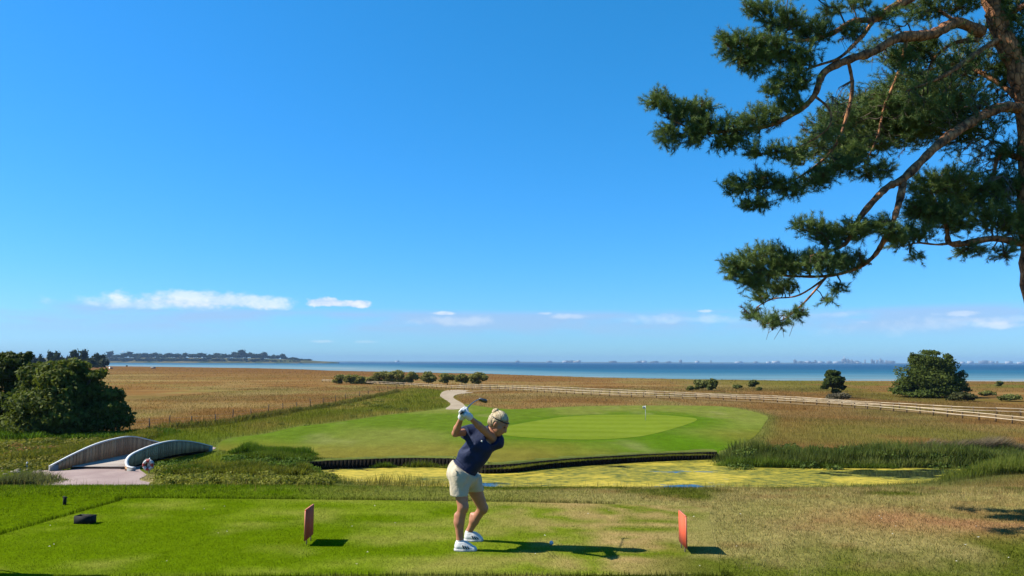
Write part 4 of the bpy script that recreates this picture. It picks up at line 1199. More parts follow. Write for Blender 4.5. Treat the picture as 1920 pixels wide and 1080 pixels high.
# ------------------------------------------------------------------ parked car and small things at the head of the field
def car():
    y = 760.0; b = at(207, 694, y); z0 = hz(b.x, y); b.z = z0
    root = empty('parked_car', b); tag(root, 'dark hatchback parked at the far edge of the brown field', 'car')
    paint = plain('dark_blue_car_paint', (0.03, 0.04, 0.06), 0.25, 0.5); glass = plain('car_glass', (0.05, 0.06, 0.07), 0.08, 0.6); tyre = plain('tyre_rubber', (0.02, 0.02, 0.02), 0.8, 0.3)
    prof = [(-2.1, 0.35), (-2.15, 0.75), (-1.9, 0.95), (-1.0, 1.02), (-0.45, 1.5), (1.0, 1.52), (1.8, 1.05), (2.1, 0.95), (2.15, 0.4)]
    def slab(pr, w, nm, mt):
        m = MB(); n = len(pr)
        V = [(b.x + x, b.y + sgn * w, z0 + z) for sgn in (-1, 1) for x, z in pr]
        Fc = [tuple(range(n)), tuple(range(2 * n - 1, n - 1, -1))] + [(i, n + i, n + (i + 1) % n, (i + 1) % n) for i in range(n)]
        m.add(V, Fc); return m.build(nm, mt, root)
    slab(prof, 0.88, 'body', paint)
    slab([(-0.85, 1.04), (-0.42, 1.43), (0.95, 1.45), (1.55, 1.06)], 0.89, 'window', glass)
    for x in (-1.35, 1.35):
        for sg in (-1, 1):
            m = MB(); m.tube([(b.x + x, b.y + sg * 0.72, z0 + 0.33), (b.x + x, b.y + sg * 0.92, z0 + 0.33)], 0.33, 12); m.build('wheel', tyre, root)
car()
def info_board(u, v, w, h, y, label, nm, cat, mat):
    b = at(u, v, y); z0 = hz(b.x, y); k = px2m(y)
    root = empty(nm, (b.x, y, z0)); tag(root, label, cat)
    H = h * k
    m = MB(); m.box((b.x, y, z0 + H * 0.7), (w * k, 0.08, H * 0.6)); m.build('panel', mat, root)
    for sg in (-1, 1):
        m = MB(); m.tube([(b.x + sg * w * k * 0.4, y + 0.1, z0 - 0.1), (b.x + sg * w * k * 0.4, y + 0.1, z0 + H * 0.95)], 0.08, 6); m.build('leg', MAT['oldpost'], root)
info_board(287, 694, 9, 5, 700, 'pale notice board on legs at the far edge of the field', 'notice_board', 'board', plain('weathered_board', (0.34, 0.33, 0.32), 0.8, 0.3))
info_board(237.5, 690, 3.4, 3.5, 980, 'small dark sign on posts by the bay shore', 'sign', 'sign', MAT['black'])
def picnic_bench():
    g0 = gp(966, 729, LOW); y = g0.y; z0 = hz(g0.x, y)
    root = empty('picnic_table', (g0.x, y, z0)); tag(root, 'dark picnic table standing in the lane between the fences', 'picnic table')
    m = MB(); m.box((g0.x, y, z0 + 0.75), (1.9, 0.75, 0.06)); m.build('table_top', MAT['oldpost'], root)
    for sg in (-1, 1):
        m = MB(); m.box((g0.x, y + sg * 0.75, z0 + 0.45), (1.9, 0.28, 0.05)); m.build('seat', MAT['oldpost'], root)
        m = MB(); m.tube([(g0.x + sg * 0.7, y - 0.7, z0 - 0.05), (g0.x + sg * 0.7, y - 0.2, z0 + 0.72)], 0.05, 6); m.tube([(g0.x + sg * 0.7, y + 0.7, z0 - 0.05), (g0.x + sg * 0.7, y + 0.2, z0 + 0.72)], 0.05, 6); m.build('leg', MAT['oldpost'], root)
picnic_bench()
# ------------------------------------------------------------------ grass, reeds and weeds (real blades)
def scatter(n, x0, x1, y0, y1, rng, byview=False):
    """random spots; byview thins them with distance"""
    if byview:
        y = 1 / rng.uniform(1 / y1, 1 / y0, n)
    else:
        y = rng.uniform(y0, y1, n)
    return rng.uniform(x0, x1, n), y
def stuff(name, me, label, cat, mat=None):
    o = link(name, me, mat or MAT['blade']); tag(o, label, cat, kind='stuff'); return o
rg = np.random.default_rng(101)
def jitter(c, n, a, rng):
    return np.clip(c * rng.uniform(1 - a, 1 + a, n)[:, None] * (1 + rng.uniform(-0.08, 0.08, (n, 3))), 0.003, 0.9)
# short turf of the tee
def tee_grass():
    n = 230000
    x, y = scatter(n, -8.5, 3.2, 6.0, 10.6, rg)
    ok = sdf_poly(TEE, x, y) < -0.01; x = x[ok]; y = y[ok]; n = len(x)
    c = jitter(tee_col(x, y) * 1.18 * (0.62 + 0.76 * fbm(x * 13, y * 8, 171, 2))[:, None], n, 0.3, rg)
    P = np.stack([x, y, np.full(n, 0.003)], 1)
    stuff('turf', blades('turf', P, rg.uniform(0.008, 0.02, n), rg.uniform(0.002, 0.0045, n), c, 0.9), 'short mown turf of the tee', 'grass')
tee_grass()
def rough_grass():
    n = 420000
    x, y = scatter(n, -11, 10.5, 4.8, 15.5, rg)
    d = sdf_poly(TEE, x, y)
    p = np.where(y > 12.6, 0.5, 1.0) * np.where((x < -6) & (y < 9), 0.7, 1.0)
    ok = (d > 0.015) & (rg.uniform(0, 1, n) < p); x = x[ok]; y = y[ok]; d = d[ok]; n = len(x)
    c = top_col(x, y)
    pale = sstep(0.5, 0.8, fbm(x * 2.2, y * 2.2, 131, 3)) * sstep(-4, 3, x)
    c = jitter(mix(c * 1.2, np.array([0.54, 0.43, 0.18]), pale * 0.5 * sstep(0.6, 0.2, np.exp(-(((x - 5.5) / 1.45) ** 2 + ((y - 9.25) / 0.72) ** 2)))) * (0.5 + 1.05 * fbm(x * 11, y * 7, 173, 2))[:, None], n, 0.35, rg)
    left = sstep(-1.5, -5.0, x)
    h = rg.uniform(0.018, 0.046, n) * (1 - 0.45 * left * (y < 10.6)) * (1 + 0.5 * sstep(10.5, 12.5, y) * sstep(2.5, 5, x))
    P = np.stack([x, y, height(x, y) - 0.003], 1)
    stuff('rough_grass', blades('rough_grass', P, h, rg.uniform(0.004, 0.0095, n), c, 1.0), 'dry rough grass round the mown tee', 'grass')
rough_grass()
# taller uncut fringe along the mown edge
def tee_fringe():
    n = 240000
    x, y = scatter(n, -9, 3.4, 6.3, 10.6, rg)
    d = sdf_poly(TEE, x, y); ok = (d > 0.0) & (d < 0.075) & ((x < 1.4) | (y < 7)); x = x[ok]; y = y[ok]; n = len(x)
    c = jitter(top_col(x, y) * 0.7, n, 0.35, rg)
    P = np.stack([x, y, np.full(n, -0.003)], 1)
    stuff('edge_grass', blades('edge_grass', P, rg.uniform(0.035, 0.062, n), rg.uniform(0.004, 0.008, n), c, 0.5), 'uncut grass fringe along the mown edge of the tee', 'grass')
tee_fringe()
# petals and torn leaves lying about
def flecks():
    n = 34
    x = rg.uniform(-6, 5.5, n); y = rg.uniform(6.9, 10, n)
    m = MB()
    for a, b in zip(x, y):
        s_ = rg.uniform(0.006, 0.013); t_ = rg.uniform(0, 6.28); z_ = 0.022
        m.add([(a + s_ * math.cos(t_ + k) * (1.4 if k % 2 else 0.8), b + s_ * math.sin(t_ + k), z_ + 0.006 * (i % 2)) for i, k in enumerate((0, 1.57, 3.14, 4.71))], [(0, 1, 2, 3)])
    o = m.build('petals', plain('fallen_petal', (0.85, 0.82, 0.70), 0.7, 0.2)); tag(o, 'pale fallen petals scattered on the tee', 'petals', kind='stuff')
flecks()
# seedy stalks along the crest
def crest_stalks():
    n = 5000
    x = rg.uniform(-11, 11, n); y = rg.uniform(11.2, 15, n)
    keep = rg.uniform(0, 1, n) < np.where(x > 3, 0.9, np.where(x < -4, 0.25, 0.45)); x = x[keep]; y = y[keep]; n = len(x)
    c = jitter(mix(C_STRAW * 1.1, C_OLIVE, rg.uniform(0, 1, n)), n, 0.25, rg)
    P = np.stack([x, y, height(x, y) - 0.005], 1)
    stuff('grass_stalks', blades('grass_stalks', P, rg.uniform(0.08, 0.17, n), rg.uniform(0.003, 0.006, n), c, 0.5, 2), 'thin grass stalks on the crest below the tee', 'grass')
crest_stalks()
# grass on the bank that falls away below the crest
def bank_grass_slope():
    n = 110000
    x, y = scatter(n, -40, 34, 14.5, 50, rg)
    ok = (np.abs(x) < 0.8 * y + 2) & (sdf_poly(POND, x, y) > 0.2) & (sdf_poly(APPROACH, x, y) > 0.1); x = x[ok]; y = y[ok]; n = len(x)
    c = jitter(ground_col(x, y) * 1.15 * (0.6 + 0.8 * fbm(x * 2, y * 2, 181, 3))[:, None], n, 0.3, rg)
    P = np.stack([x, y, height(x, y) - 0.01], 1)
    stuff('bank_slope_grass', blades('bank_slope_grass', P, rg.uniform(0.06, 0.18, n), rg.uniform(0.012, 0.028, n), c, 0.8), 'rough grass on the bank falling from the tee to the pond', 'grass')
bank_grass_slope()
# long grass of the lower meadow
def meadow():
    n = 420000
    x, y = scatter(n, -75, 95, 48, 235, rg, True)
    d1 = sdf_poly(FAIRWAY, x, y); d2 = sdf_poly(POND, x, y); d3 = sdf_poly(UPPATH, x, y); d4 = sdf_poly(APPROACH, x, y); d5 = sdf_poly(LANE, x, y)
    inb = (np.abs(x) < 0.78 * y + 6)
    br = (x > -30.5) & (x < -25.3) & (y > 53.2) & (y < 65.6)
    ok = inb & (d1 > 0.1) & (d2 > 0.3) & (d3 > 0.15) & (d4 > 0.1) & (d5 > 0.4) & ~br
    x = x[ok]; y = y[ok]; n = len(x)
    c = low_col(x, y)
    lush = sstep(0.0, -2.0, sdf_poly(VERGE, x, y))
    c = jitter(c * 1.12, n, 0.16, rg)
    pale = sstep(0.55, 0.8, fbm(x / 3.0, y / 5.0, 141, 3))
    c = mix(c, C_STRAW * 0.95, pale * 0.25)
    k = y / F
    h = rg.uniform(0.16, 0.42, n) * (1 + 0.7 * lush) * (0.6 + 0.8 * fbm(x / 6, y / 6, 143, 3))
    w = np.maximum(0.012, k * rg.uniform(0.35, 0.7, n))
    P = np.stack([x, y, height(x, y) - 0.02], 1)
    stuff('meadow_grass', blades('meadow_grass', P, h, w, c, 0.55), 'long dry meadow grass below the tee', 'grass')
    n = 60000
    x, y = scatter(n, -420, 330, 200, 900, rg, True)
    ok = (np.abs(x) < 0.76 * y + 5) & (y < shore_y(x) * 0.99); x = x[ok]; y = y[ok]; n = len(x)
    c = jitter(low_col(x, y) * 1.06, n, 0.10, rg)
    P = np.stack([x, y, height(x, y) - 0.03], 1)
    stuff('far_meadow_grass', blades('far_meadow_grass', P, rg.uniform(0.2, 0.5, n), y / F * 0.8, c, 0.6), 'brown grass of the far meadow', 'grass')
meadow()
# tall reeds and weeds: clumps in photo pixels on a given level: (u0,u1, v, depth m, height m, number, colours)
def reed_belt(name, label, pts, n, hgt, wid, c1, c2, lean=0.35, zoff=0.0, wind=(0, 0), deep=3.0, level=WATER, leafy=0.0, seed=1):
    rng = np.random.default_rng(seed)
    L = catmull([gp(u, v, level)[:2] for u, v in pts], 8, closed=False)
    seg = np.linalg.norm(np.diff(L, axis=0), axis=1); S = np.concatenate([[0], np.cumsum(seg)])
    s = rng.uniform(0, S[-1], n)
    x = np.interp(s, S, L[:, 0]); y = np.interp(s, S, L[:, 1])
    x = x + rng.normal(0, 0.25, n); y = y + deep * rng.uniform(0, 1, n) ** 1.2
    cl = fbm(x / 1.6, y / 1.6, 151 + seed, 3); cl2 = fbm(x / 4.0, y / 4.0, 153 + seed, 2)
    z = np.maximum(height(x, y), level - 0.1)
    edge = np.clip(np.minimum(s, S[-1] - s) / 1.2, 0.35, 1)
    h = hgt * rng.uniform(0.5, 1.15, n) * (0.45 + 0.6 * cl + 0.45 * sstep(0.3, 0.72, cl2)) * edge
    c = mix(np.array(c1), np.array(c2), np.clip(0.5 * rng.uniform(0, 1, n) + 1.3 * (cl - 0.35), 0, 1))
    c = jitter(c, n, 0.3, rng)
    P = np.stack([x, y, z - 0.05], 1)
    me = blades(name, P, h, wid * rng.uniform(0.6, 1.3, n), c, lean, 2, rng, wind)
    o = stuff(name, me, label, 'plants')
    return o
G1 = (0.05, 0.10, 0.010); G2 = (0.21, 0.27, 0.035)
reed_belt('reeds', 'tall dark green reed belt along the far bank of the pond', [(1345, 872), (1400, 874), (1480, 876), (1560, 877), (1640, 877.5), (1730, 877.5), (1800, 879), (1880, 880), (1990, 884)], 17000, 1.02, 0.055, (0.07, 0.11, 0.022), (0.25, 0.29, 0.07), 0.6, deep=4.0, seed=1)
reed_belt('low_reeds', 'fresh green low reeds at the waterline of the pond', [(1345, 873.5), (1400, 876), (1480, 877.5), (1560, 878), (1640, 878.5), (1700, 878.5)], 6000, 0.75, 0.045, (0.09, 0.15, 0.015), (0.25, 0.34, 0.05), 0.6, deep=0.9, seed=2)
reed_belt('dry_reeds', 'grey-brown bent dry reeds over the right end of the pond', [(1690, 870), (1760, 869), (1830, 868), (1900, 866), (1990, 865)], 6500, 1.15, 0.045, (0.10, 0.085, 0.055), (0.36, 0.28, 0.19), 0.35, wind=(0.7, -0.35), deep=1.6, seed=3)
reed_belt('bank_grass', 'tall fresh grass on the near right bank of the pond', [(1795, 912), (1850, 908), (1920, 905), (2000, 903)], 7000, 0.78, 0.04, (0.11, 0.15, 0.015), (0.28, 0.32, 0.06), 0.55, deep=3.0, seed=4)
reed_belt('stream_plants', 'lush green reeds below the footbridge beside the pond', [(428, 880), (460, 880), (500, 882), (550, 883), (585, 884)], 9000, 0.72, 0.055, G1, G2, 0.65, deep=2.6, seed=5)
reed_belt('low_stream_plants', 'low leafy green plants at the foot of the footbridge parapet', [(296, 897), (320, 893), (350, 891), (390, 889), (430, 888)], 7000, 0.55, 0.06, G1, G2, 0.9, deep=1.6, level=LOW, seed=15)
reed_belt('stream_weeds', 'yellowish leafy weeds along the near side of the stream', [(310, 906), (345, 912), (400, 914), (480, 916), (560, 914), (625, 908)], 16000, 0.68, 0.065, (0.09, 0.12, 0.012), (0.32, 0.31, 0.05), 0.9, deep=4.0, seed=6)
reed_belt('dense_tussock', 'dense deep green grass tussock above the dark pond corner', [(432, 866), (460, 867), (500, 869), (550, 870), (578, 873)], 9000, 0.85, 0.05, (0.06, 0.12, 0.010), (0.18, 0.29, 0.03), 0.6, deep=1.6, seed=7)
reed_belt('bank_tussock', 'round green tussock on the pond wall', [(703, 877), (720, 877), (738, 877)], 1500, 1.25, 0.05, (0.06, 0.11, 0.010), (0.18, 0.27, 0.03), 0.8, deep=0.25, level=WATER, seed=8)
reed_belt('wall_grass', 'fresh grass fringe growing along the pond wall', [(745, 876.5), (800, 876.5), (845, 878), (870, 882)], 900, 0.6, 0.035, (0.10, 0.16, 0.012), (0.27, 0.30, 0.045), 0.6, deep=0.15, seed=9)
reed_belt('near_fringe', 'thin yellow-green grass fringe in front of the algae', [(600, 908), (660, 913), (740, 915), (830, 914), (860, 914)], 1500, 0.9, 0.022, (0.14, 0.15, 0.025), (0.36, 0.30, 0.08), 0.5, deep=2.0, seed=10)
reed_belt('left_weeds', 'green and rusty weeds on the slope left of the footbridge', [(-60, 872), (0, 870), (60, 866), (110, 862), (150, 848), (200, 832)], 24000, 0.62, 0.07, (0.10, 0.14, 0.015), (0.34, 0.30, 0.055), 0.8, deep=14.0, level=LOW, seed=11)
reed_belt('shade_plants', 'lush dark plants under the broad tree', [(-40, 822), (60, 826), (150, 826), (230, 824), (300, 822)], 9000, 0.75, 0.09, (0.08, 0.16, 0.012), (0.17, 0.28, 0.03), 0.8, deep=6.0, level=LOW, seed=12)
reed_belt('grey_weeds', 'grey-green weed clump beside the gravel path', [(-40, 912), (0, 911), (40, 911), (70, 911), (92, 912)], 3500, 0.62, 0.04, (0.13, 0.15, 0.06), (0.27, 0.27, 0.12), 0.8, deep=2.2, level=LOW, seed=13)
reed_belt('verge_weeds', 'tall mixed weeds along the wire fence', [(235, 815), (317, 808), (404, 801), (471, 789), (556, 772), (629, 761), (691, 747), (745, 735)], 9000, 0.75, 0.09, (0.11, 0.13, 0.025), (0.30, 0.24, 0.07), 0.8, deep=5.0, level=LOW, seed=14)

reed_belt('overhang', 'short grass hanging over the top of the pond wall', [(905, 876.5), (935, 876), (965, 874), (1005, 868.5), (1046, 864), (1140, 857.5), (1240, 852.5), (1340, 850)], 3800, 0.12, 0.03, (0.11, 0.14, 0.015), (0.27, 0.27, 0.05), 1.2, deep=0.35, level=-5.76, wind=(0, -0.6), seed=16)
# leafy mounds in the stream bed and along the pond
def leaf_mounds(name, label, spots, per, size, c1, c2, seed):
    rng = np.random.default_rng(seed); B = []
    for (u0, u1, v0, v1, m, w, h) in spots:
        for k in range(m):
            g0 = gp(rng.uniform(u0, u1), rng.uniform(v0, v1), LOW); z0 = max(hz(g0.x, g0.y), WATER - 0.05)
            if name == 'verge_shrubs' and float(sdf_poly(VERGE, np.array([g0.x]), np.array([g0.y]))[0]) > -0.8: continue
            ww = w * rng.uniform(0.5, 1.3); hh = h * rng.uniform(0.5, 1.3)
            B.append((g0.x, g0.y, z0 + hh * 0.35, ww, ww * 0.8, hh * 0.7))
    me = leaf_cloud(name, B, per * len(B), size, c1, c2, rng, 0.4)
    stuff(name, me, label, 'plants', MAT['leaf'])
leaf_mounds('leafy_weeds', 'yellow-green leafy weeds heaped along the near side of the stream', [(300, 620, 893, 913, 90, 0.8, 0.42), (300, 420, 884, 893, 24, 0.7, 0.4)], 260, 0.085, (0.14, 0.17, 0.022), (0.44, 0.43, 0.07), 31)
leaf_mounds('stream_shrubs', 'dark green leafy plants crowding the stream beside the bridge', [(425, 590, 862, 884, 46, 0.9, 0.5), (300, 430, 872, 886, 26, 0.7, 0.35)], 260, 0.085, (0.07, 0.13, 0.016), (0.21, 0.31, 0.04), 32)
leaf_mounds('bank_shrubs', 'low leafy plants among the reeds of the far pond bank', [(1380, 1920, 846, 866, 60, 1.0, 0.55)], 230, 0.10, (0.06, 0.105, 0.02), (0.19, 0.26, 0.05), 33)
leaf_mounds('slope_weeds', 'mixed yellow and green leafy weeds left of the footbridge', [(-30, 200, 826, 866, 70, 1.1, 0.4), (-30, 95, 866, 884, 24, 0.8, 0.35)], 200, 0.10, (0.10, 0.15, 0.02), (0.45, 0.38, 0.07), 34)
leaf_mounds('rusty_weeds', 'rusty brown seeding weeds left of the footbridge', [(20, 110, 842, 862, 16, 0.9, 0.4)], 160, 0.09, (0.30, 0.15, 0.05), (0.50, 0.30, 0.10), 35)
leaf_mounds('verge_shrubs', 'scattered leafy plants on the grassy bank between fence and fairway', [(330, 700, 770, 806, 14, 0.6, 0.3), (600, 820, 745, 772, 18, 1.0, 0.4)], 120, 0.14, (0.12, 0.16, 0.025), (0.30, 0.32, 0.06), 36)
# pale stones left of the path
def stones():
    mt = plain('pale_field_stone', (0.42, 0.36, 0.27), 0.85, 0.3, var=0.2, scale=4, bump=0.5)
    rng = random.Random(12)
    base = []
    for q in range(3):
        V, Fc = ellipsoid((0, 0, 0), (1, 0.8, 0.55), 10, 7)
        V = [(x * (1 + 0.25 * mnoise.noise(Vector((x * 1.5 + q * 9, y, z)))), y * (1 + 0.25 * mnoise.noise(Vector((x, y * 1.5 + q * 7, z)))), z) for x, y, z in V]
        m = MB(); m.add(V, Fc); me = m.mesh('stone', True); me.materials.append(mt); base.append(me)
    for i in range(26):
        u = rng.uniform(2, 92); v = 868 + rng.uniform(0, 24) + (12 if u < 40 else 0) * rng.random()
        g0 = gp(u, v, LOW); s = rng.uniform(0.06, 0.17)
        o = bpy.data.objects.new('stone', base[rng.randrange(3)]); COL.objects.link(o)
        o.location = (g0.x, g0.y, hz(g0.x, g0.y) + 0.25 * s); o.scale = (s * rng.uniform(1, 1.8), s, s); o.rotation_euler = (0, 0, rng.uniform(0, 6))
        tag(o, 'pale field stone among the weeds left of the gravel path', 'stone', 'pale stones left of the gravel path')
stones()
# ------------------------------------------------------------------ the big pine
def pine_bark():
    m, n, l, p = new_mat('pine_bark')
    tc = n.new('ShaderNodeTexCoord')
    v = n.new('ShaderNodeTexVoronoi'); v.inputs['Scale'].default_value = 14; v.feature = 'DISTANCE_TO_EDGE'
    mp = n.new('ShaderNodeMapping'); mp.inputs['Scale'].default_value = (1, 1, 0.45)
    nz = n.new('ShaderNodeTexNoise'); nz.inputs['Scale'].default_value = 9; nz.inputs['Detail'].default_value = 8
    l.new(tc.outputs['Object'], mp.inputs[0]); l.new(mp.outputs[0], v.inputs['Vector']); l.new(tc.outputs['Object'], nz.inputs['Vector'])
    cr = n.new('ShaderNodeValToRGB'); e = cr.color_ramp.elements
    e[0].position = 0.3; e[0].color = (0.035, 0.017, 0.010, 1); e[1].position = 0.66; e[1].color = (0.44, 0.19, 0.08, 1)
    l.new(nz.outputs['Fac'], cr.inputs[0])
    mr = n.new('ShaderNodeMapRange'); mr.inputs[2].default_value = 0.12; mr.inputs[3].default_value = 0.45
    l.new(v.outputs['Distance'], mr.inputs[0])
    sc = n.new('ShaderNodeVectorMath'); sc.operation = 'SCALE'; l.new(cr.outputs[0], sc.inputs[0]); l.new(mr.outputs[0], sc.inputs['Scale'])
    l.new(sc.outputs[0], p.inputs['Base Color'])
    p.inputs['Roughness'].default_value = 0.85; p.inputs['Specular IOR Level'].default_value = 0.25
    ad = n.new('ShaderNodeMath'); ad.operation = 'ADD'; l.new(mr.outputs[0], ad.inputs[0]); l.new(nz.outputs['Fac'], ad.inputs[1])
    b = n.new('ShaderNodeBump'); b.inputs['Strength'].default_value = 0.9; b.inputs['Distance'].default_value = 0.02
    l.new(ad.outputs[0], b.inputs['Height']); l.new(b.outputs[0], p.inputs['Normal'])
    return m
def pine():
    rng = np.random.default_rng(77)
    bark = pine_bark()
    twigm = plain('pine_twig', (0.15, 0.115, 0.09), 0.9, 0.2, var=0.35, scale=12)
    YT = 10.2
    root = empty('pine_tree', (7.35, YT, 0)); tag(root, 'big gnarled pine with reddish bark reaching its needled boughs over the rough', 'tree')
    def wob(pts, amp):
        out = []
        for i, p in enumerate(pts):
            q = Vector(p)
            if 0 < i < len(pts) - 1: q = q + Vector(rng.normal(0, amp, 3))
            out.append(q)
        return out
    # trunk: foot outside the view on the right, leaning over to the left above
    tr = [Vector((7.35, YT, -0.05)), at(1975, 760, YT), at(1946, 560, YT), at(1934, 450, YT), at(1930, 330, YT), at(1926, 210, YT), at(1912, 135, YT), at(1884, 75, YT), at(1858, 0, YT), at(1842, -110, YT), at(1850, -260, YT)]
    trr = [0.30, 0.20, 0.17, 0.155, 0.15, 0.145, 0.14, 0.13, 0.115, 0.10, 0.07]
    T = catmull([p[:] for p in tr], 5, closed=False); tR = np.interp(np.linspace(0, len(tr) - 1, len(T)), range(len(tr)), trr)
    tR = tR * (1 + 0.10 * rng.normal(size=len(T)).clip(-1.5, 1.5))
    m = MB(); m.tube([Vector(p) for p in T], list(tR), 14); m.build('trunk', bark, root, True)
    # boughs in photo pixels with distance
    BR = []
    def bough(px, r0, r1):
        P = [at(u, v, y) for u, v, y in px]
        C = catmull([p[:] for p in wob(P, 0.012)], 6, closed=False)
        R = np.linspace(r0, r1, len(C)) * (1 + 0.12 * rng.normal(size=len(C)).clip(-1.5, 1.5))
        m = MB(); m.tube([Vector(p) for p in C], list(R), 9); m.build('branch', bark, root, True)
        BR.append(C)
    bough([(1842, 62, 10.2), (1794, 43, 10.1), (1744, 64, 9.9), (1685, 72, 9.7), (1639, 97, 9.6), (1588, 113, 9.5), (1545, 136, 9.4), (1526, 179, 9.35), (1495, 210, 9.3), (1440, 238, 9.3), (1380, 246, 9.3), (1320, 248, 9.35), (1262, 226, 9.4)], 0.085, 0.010)
    bough([(1848, -30, 10.2), (1780, -40, 10.0), (1695, 0, 9.7), (1660, 22, 9.65), (1639, 33, 9.6), (1600, 40, 9.6), (1560, 62, 9.5), (1510, 75, 9.4), (1450, 72, 9.3), (1390, 80, 9.3)], 0.075, 0.010)
    bough([(1639, 33, 9.6), (1622, 60, 9.55), (1600, 90, 9.5), (1570, 110, 9.4), (1520, 130, 9.3), (1480, 150, 9.2)], 0.035, 0.008)
    bough([(1912, 203, 10.2), (1872, 202, 10.05), (1818, 229, 9.8), (1763, 272, 9.55), (1697, 330, 9.3), (1665, 352, 9.2), (1640, 375, 9.15), (1612, 412, 9.1), (1590, 450, 9.1), (1560, 470, 9.1), (1520, 480, 9.0)], 0.080, 0.012)
    bough([(1695, 335, 9.3), (1688, 369, 9.2), (1672, 413, 9.1), (1657, 454, 9.2), (1635, 483, 9.3), (1597, 506, 9.4), (1550, 518, 9.45), (1490, 520, 9.5), (1420, 512, 9.5)], 0.045, 0.010)
    bough([(1550, 518, 9.45), (1530, 545, 9.2), (1505, 575, 9.0), (1470, 600, 8.8), (1430, 608, 8.7)], 0.016, 0.006)
    bough([(1560, 512, 9.45), (1500, 555, 9.7), (1450, 560, 9.9), (1420, 575, 10.0)], 0.014, 0.006)
    bough([(1915, 457, 10.2), (1861, 450, 10.0), (1789, 454, 9.8), (1772, 430, 9.75), (1765, 400, 9.7), (1745, 360, 9.7)], 0.055, 0.012)
    bough([(1800, 453, 9.85), (1760, 460, 9.7), (1720, 455, 9.6), (1695, 462, 9.6)], 0.02, 0.006)
    bough([(1870, 75, 10.2), (1830, 100, 10.0), (1790, 130, 9.8), (1750, 150, 9.7), (1700, 170, 9.6)], 0.05, 0.012)
    bough([(1835, 75, 10.2), (1790, 80, 10.3), (1755, 105, 10.3), (1740, 130, 10.3)], 0.035, 0.012)
    bough([(1915, 190, 10.2), (1880, 160, 10.5), (1830, 130, 10.7), (1780, 125, 10.8), (1720, 140, 10.8)], 0.05, 0.012)
    bough([(1890, 30, 10.2), (1920, 10, 10.0), (1960, -5, 9.9)], 0.05, 0.012)
    bough([(1850, 30, 10.2), (1880, 20, 10.4), (1930, 60, 10.5)], 0.04, 0.012)
    bough([(1920, 300, 10.2), (1880, 290, 10.3), (1860, 330, 10.3), (1830, 360, 10.2)], 0.045, 0.012)
    bough([(1590, 113, 9.5), (1600, 160, 9.6), (1590, 220, 9.6), (1560, 280, 9.5), (1510, 325, 9.4), (1450, 350, 9.3), (1400, 345, 9.3)], 0.028, 0.008)
    bough([(1700, 72, 9.75), (1690, 130, 9.8), (1660, 200, 9.9), (1640, 260, 9.8), (1620, 310, 9.7)], 0.028, 0.008)
    bough([(1526, 179, 9.35), (1555, 205, 9.3), (1552, 235, 9.25), (1525, 262, 9.2), (1480, 285, 9.2), (1430, 288, 9.2)], 0.016, 0.006)
    bough([(1800, 45, 10.1), (1760, 20, 10.2), (1720, -5, 10.3)], 0.03, 0.01)
    # crown masses: pixels and distance
    blobs = [(1425, 16, 34, 14), (1468, 40, 42, 24), (1525, 58, 40, 26), (1392, 92, 46, 24), (1440, 90, 44, 28), (1500, 108, 44, 24), (1368, 74, 26, 12), (1415, 120, 36, 20), (1490, 150, 38, 24), (1450, 170, 20, 14),
             (1238, 193, 30, 20), (1275, 215, 40, 20), (1258, 255, 24, 28), (1320, 238, 36, 26), (1315, 205, 26, 16), (1385, 242, 40, 24), (1440, 222, 36, 20), (1482, 198, 28, 18), (1365, 265, 34, 14), (1300, 258, 26, 16),
             (1428, 284, 32, 12), (1482, 288, 32, 14), (1385, 350, 30, 18), (1432, 342, 32, 20), (1420, 382, 34, 14), (1480, 352, 34, 18), (1530, 335, 36, 20), (1572, 312, 36, 22), (1640, 322, 40, 16), (1600, 290, 30, 20),
             (1600, 200, 44, 36), (1655, 180, 48, 40), (1720, 160, 54, 40), (1780, 142, 54, 36), (1840, 185, 44, 42), (1765, 212, 54, 28), (1685, 240, 46, 30), (1622, 258, 40, 26), (1562, 250, 36, 24), (1720, 190, 44, 34), (1800, 175, 44, 34), (1870, 230, 30, 26),
             (1655, 28, 24, 14), (1730, 18, 46, 20), (1800, 10, 40, 18), (1895, 30, 34, 40), (1728, 95, 40, 20), (1905, 95, 24, 36), (1600, 60, 26, 14), (1880, 140, 26, 30), (1690, 110, 30, 20), (1560, 20, 20, 10), (1610, 10, 26, 10),
             (1520, 425, 32, 16), (1560, 443, 38, 20), (1606, 432, 28, 20), (1652, 425, 32, 16), (1680, 440, 24, 14),
             (1390, 495, 36, 18), (1438, 480, 40, 18), (1450, 508, 46, 22), (1500, 495, 46, 24), (1550, 490, 40, 22), (1600, 494, 30, 18), (1410, 528, 32, 18), (1465, 538, 32, 14), (1380, 512, 18, 12), (1430, 556, 22, 12),
             (1416, 590, 18, 12), (1450, 604, 30, 9), (1490, 590, 18, 9), (1575, 540, 12, 8), (1548, 562, 10, 5),
             (1742, 350, 40, 24), (1722, 390, 30, 26), (1785, 340, 46, 24), (1835, 370, 44, 36), (1885, 350, 36, 42), (1772, 402, 42, 24), (1722, 438, 36, 16), (1692, 454, 24, 14), (1862, 412, 40, 28), (1822, 470, 30, 12), (1880, 474, 22, 12), (1795, 425, 30, 18), (1716, 482, 9, 7), (1900, 420, 26, 40), (1890, 290, 24, 20),
             # above and beyond the picture's edge
             (1500, -30, 60, 26), (1620, -50, 80, 40), (1740, -60, 80, 50), (1860, -80, 80, 60), (1980, -40, 80, 60), (1990, 100, 70, 60), (2000, 260, 70, 60), (2010, 400, 70, 50), (1800, -180, 120, 60), (1960, -170, 90, 60)]
    dark = set(range(30, 42))
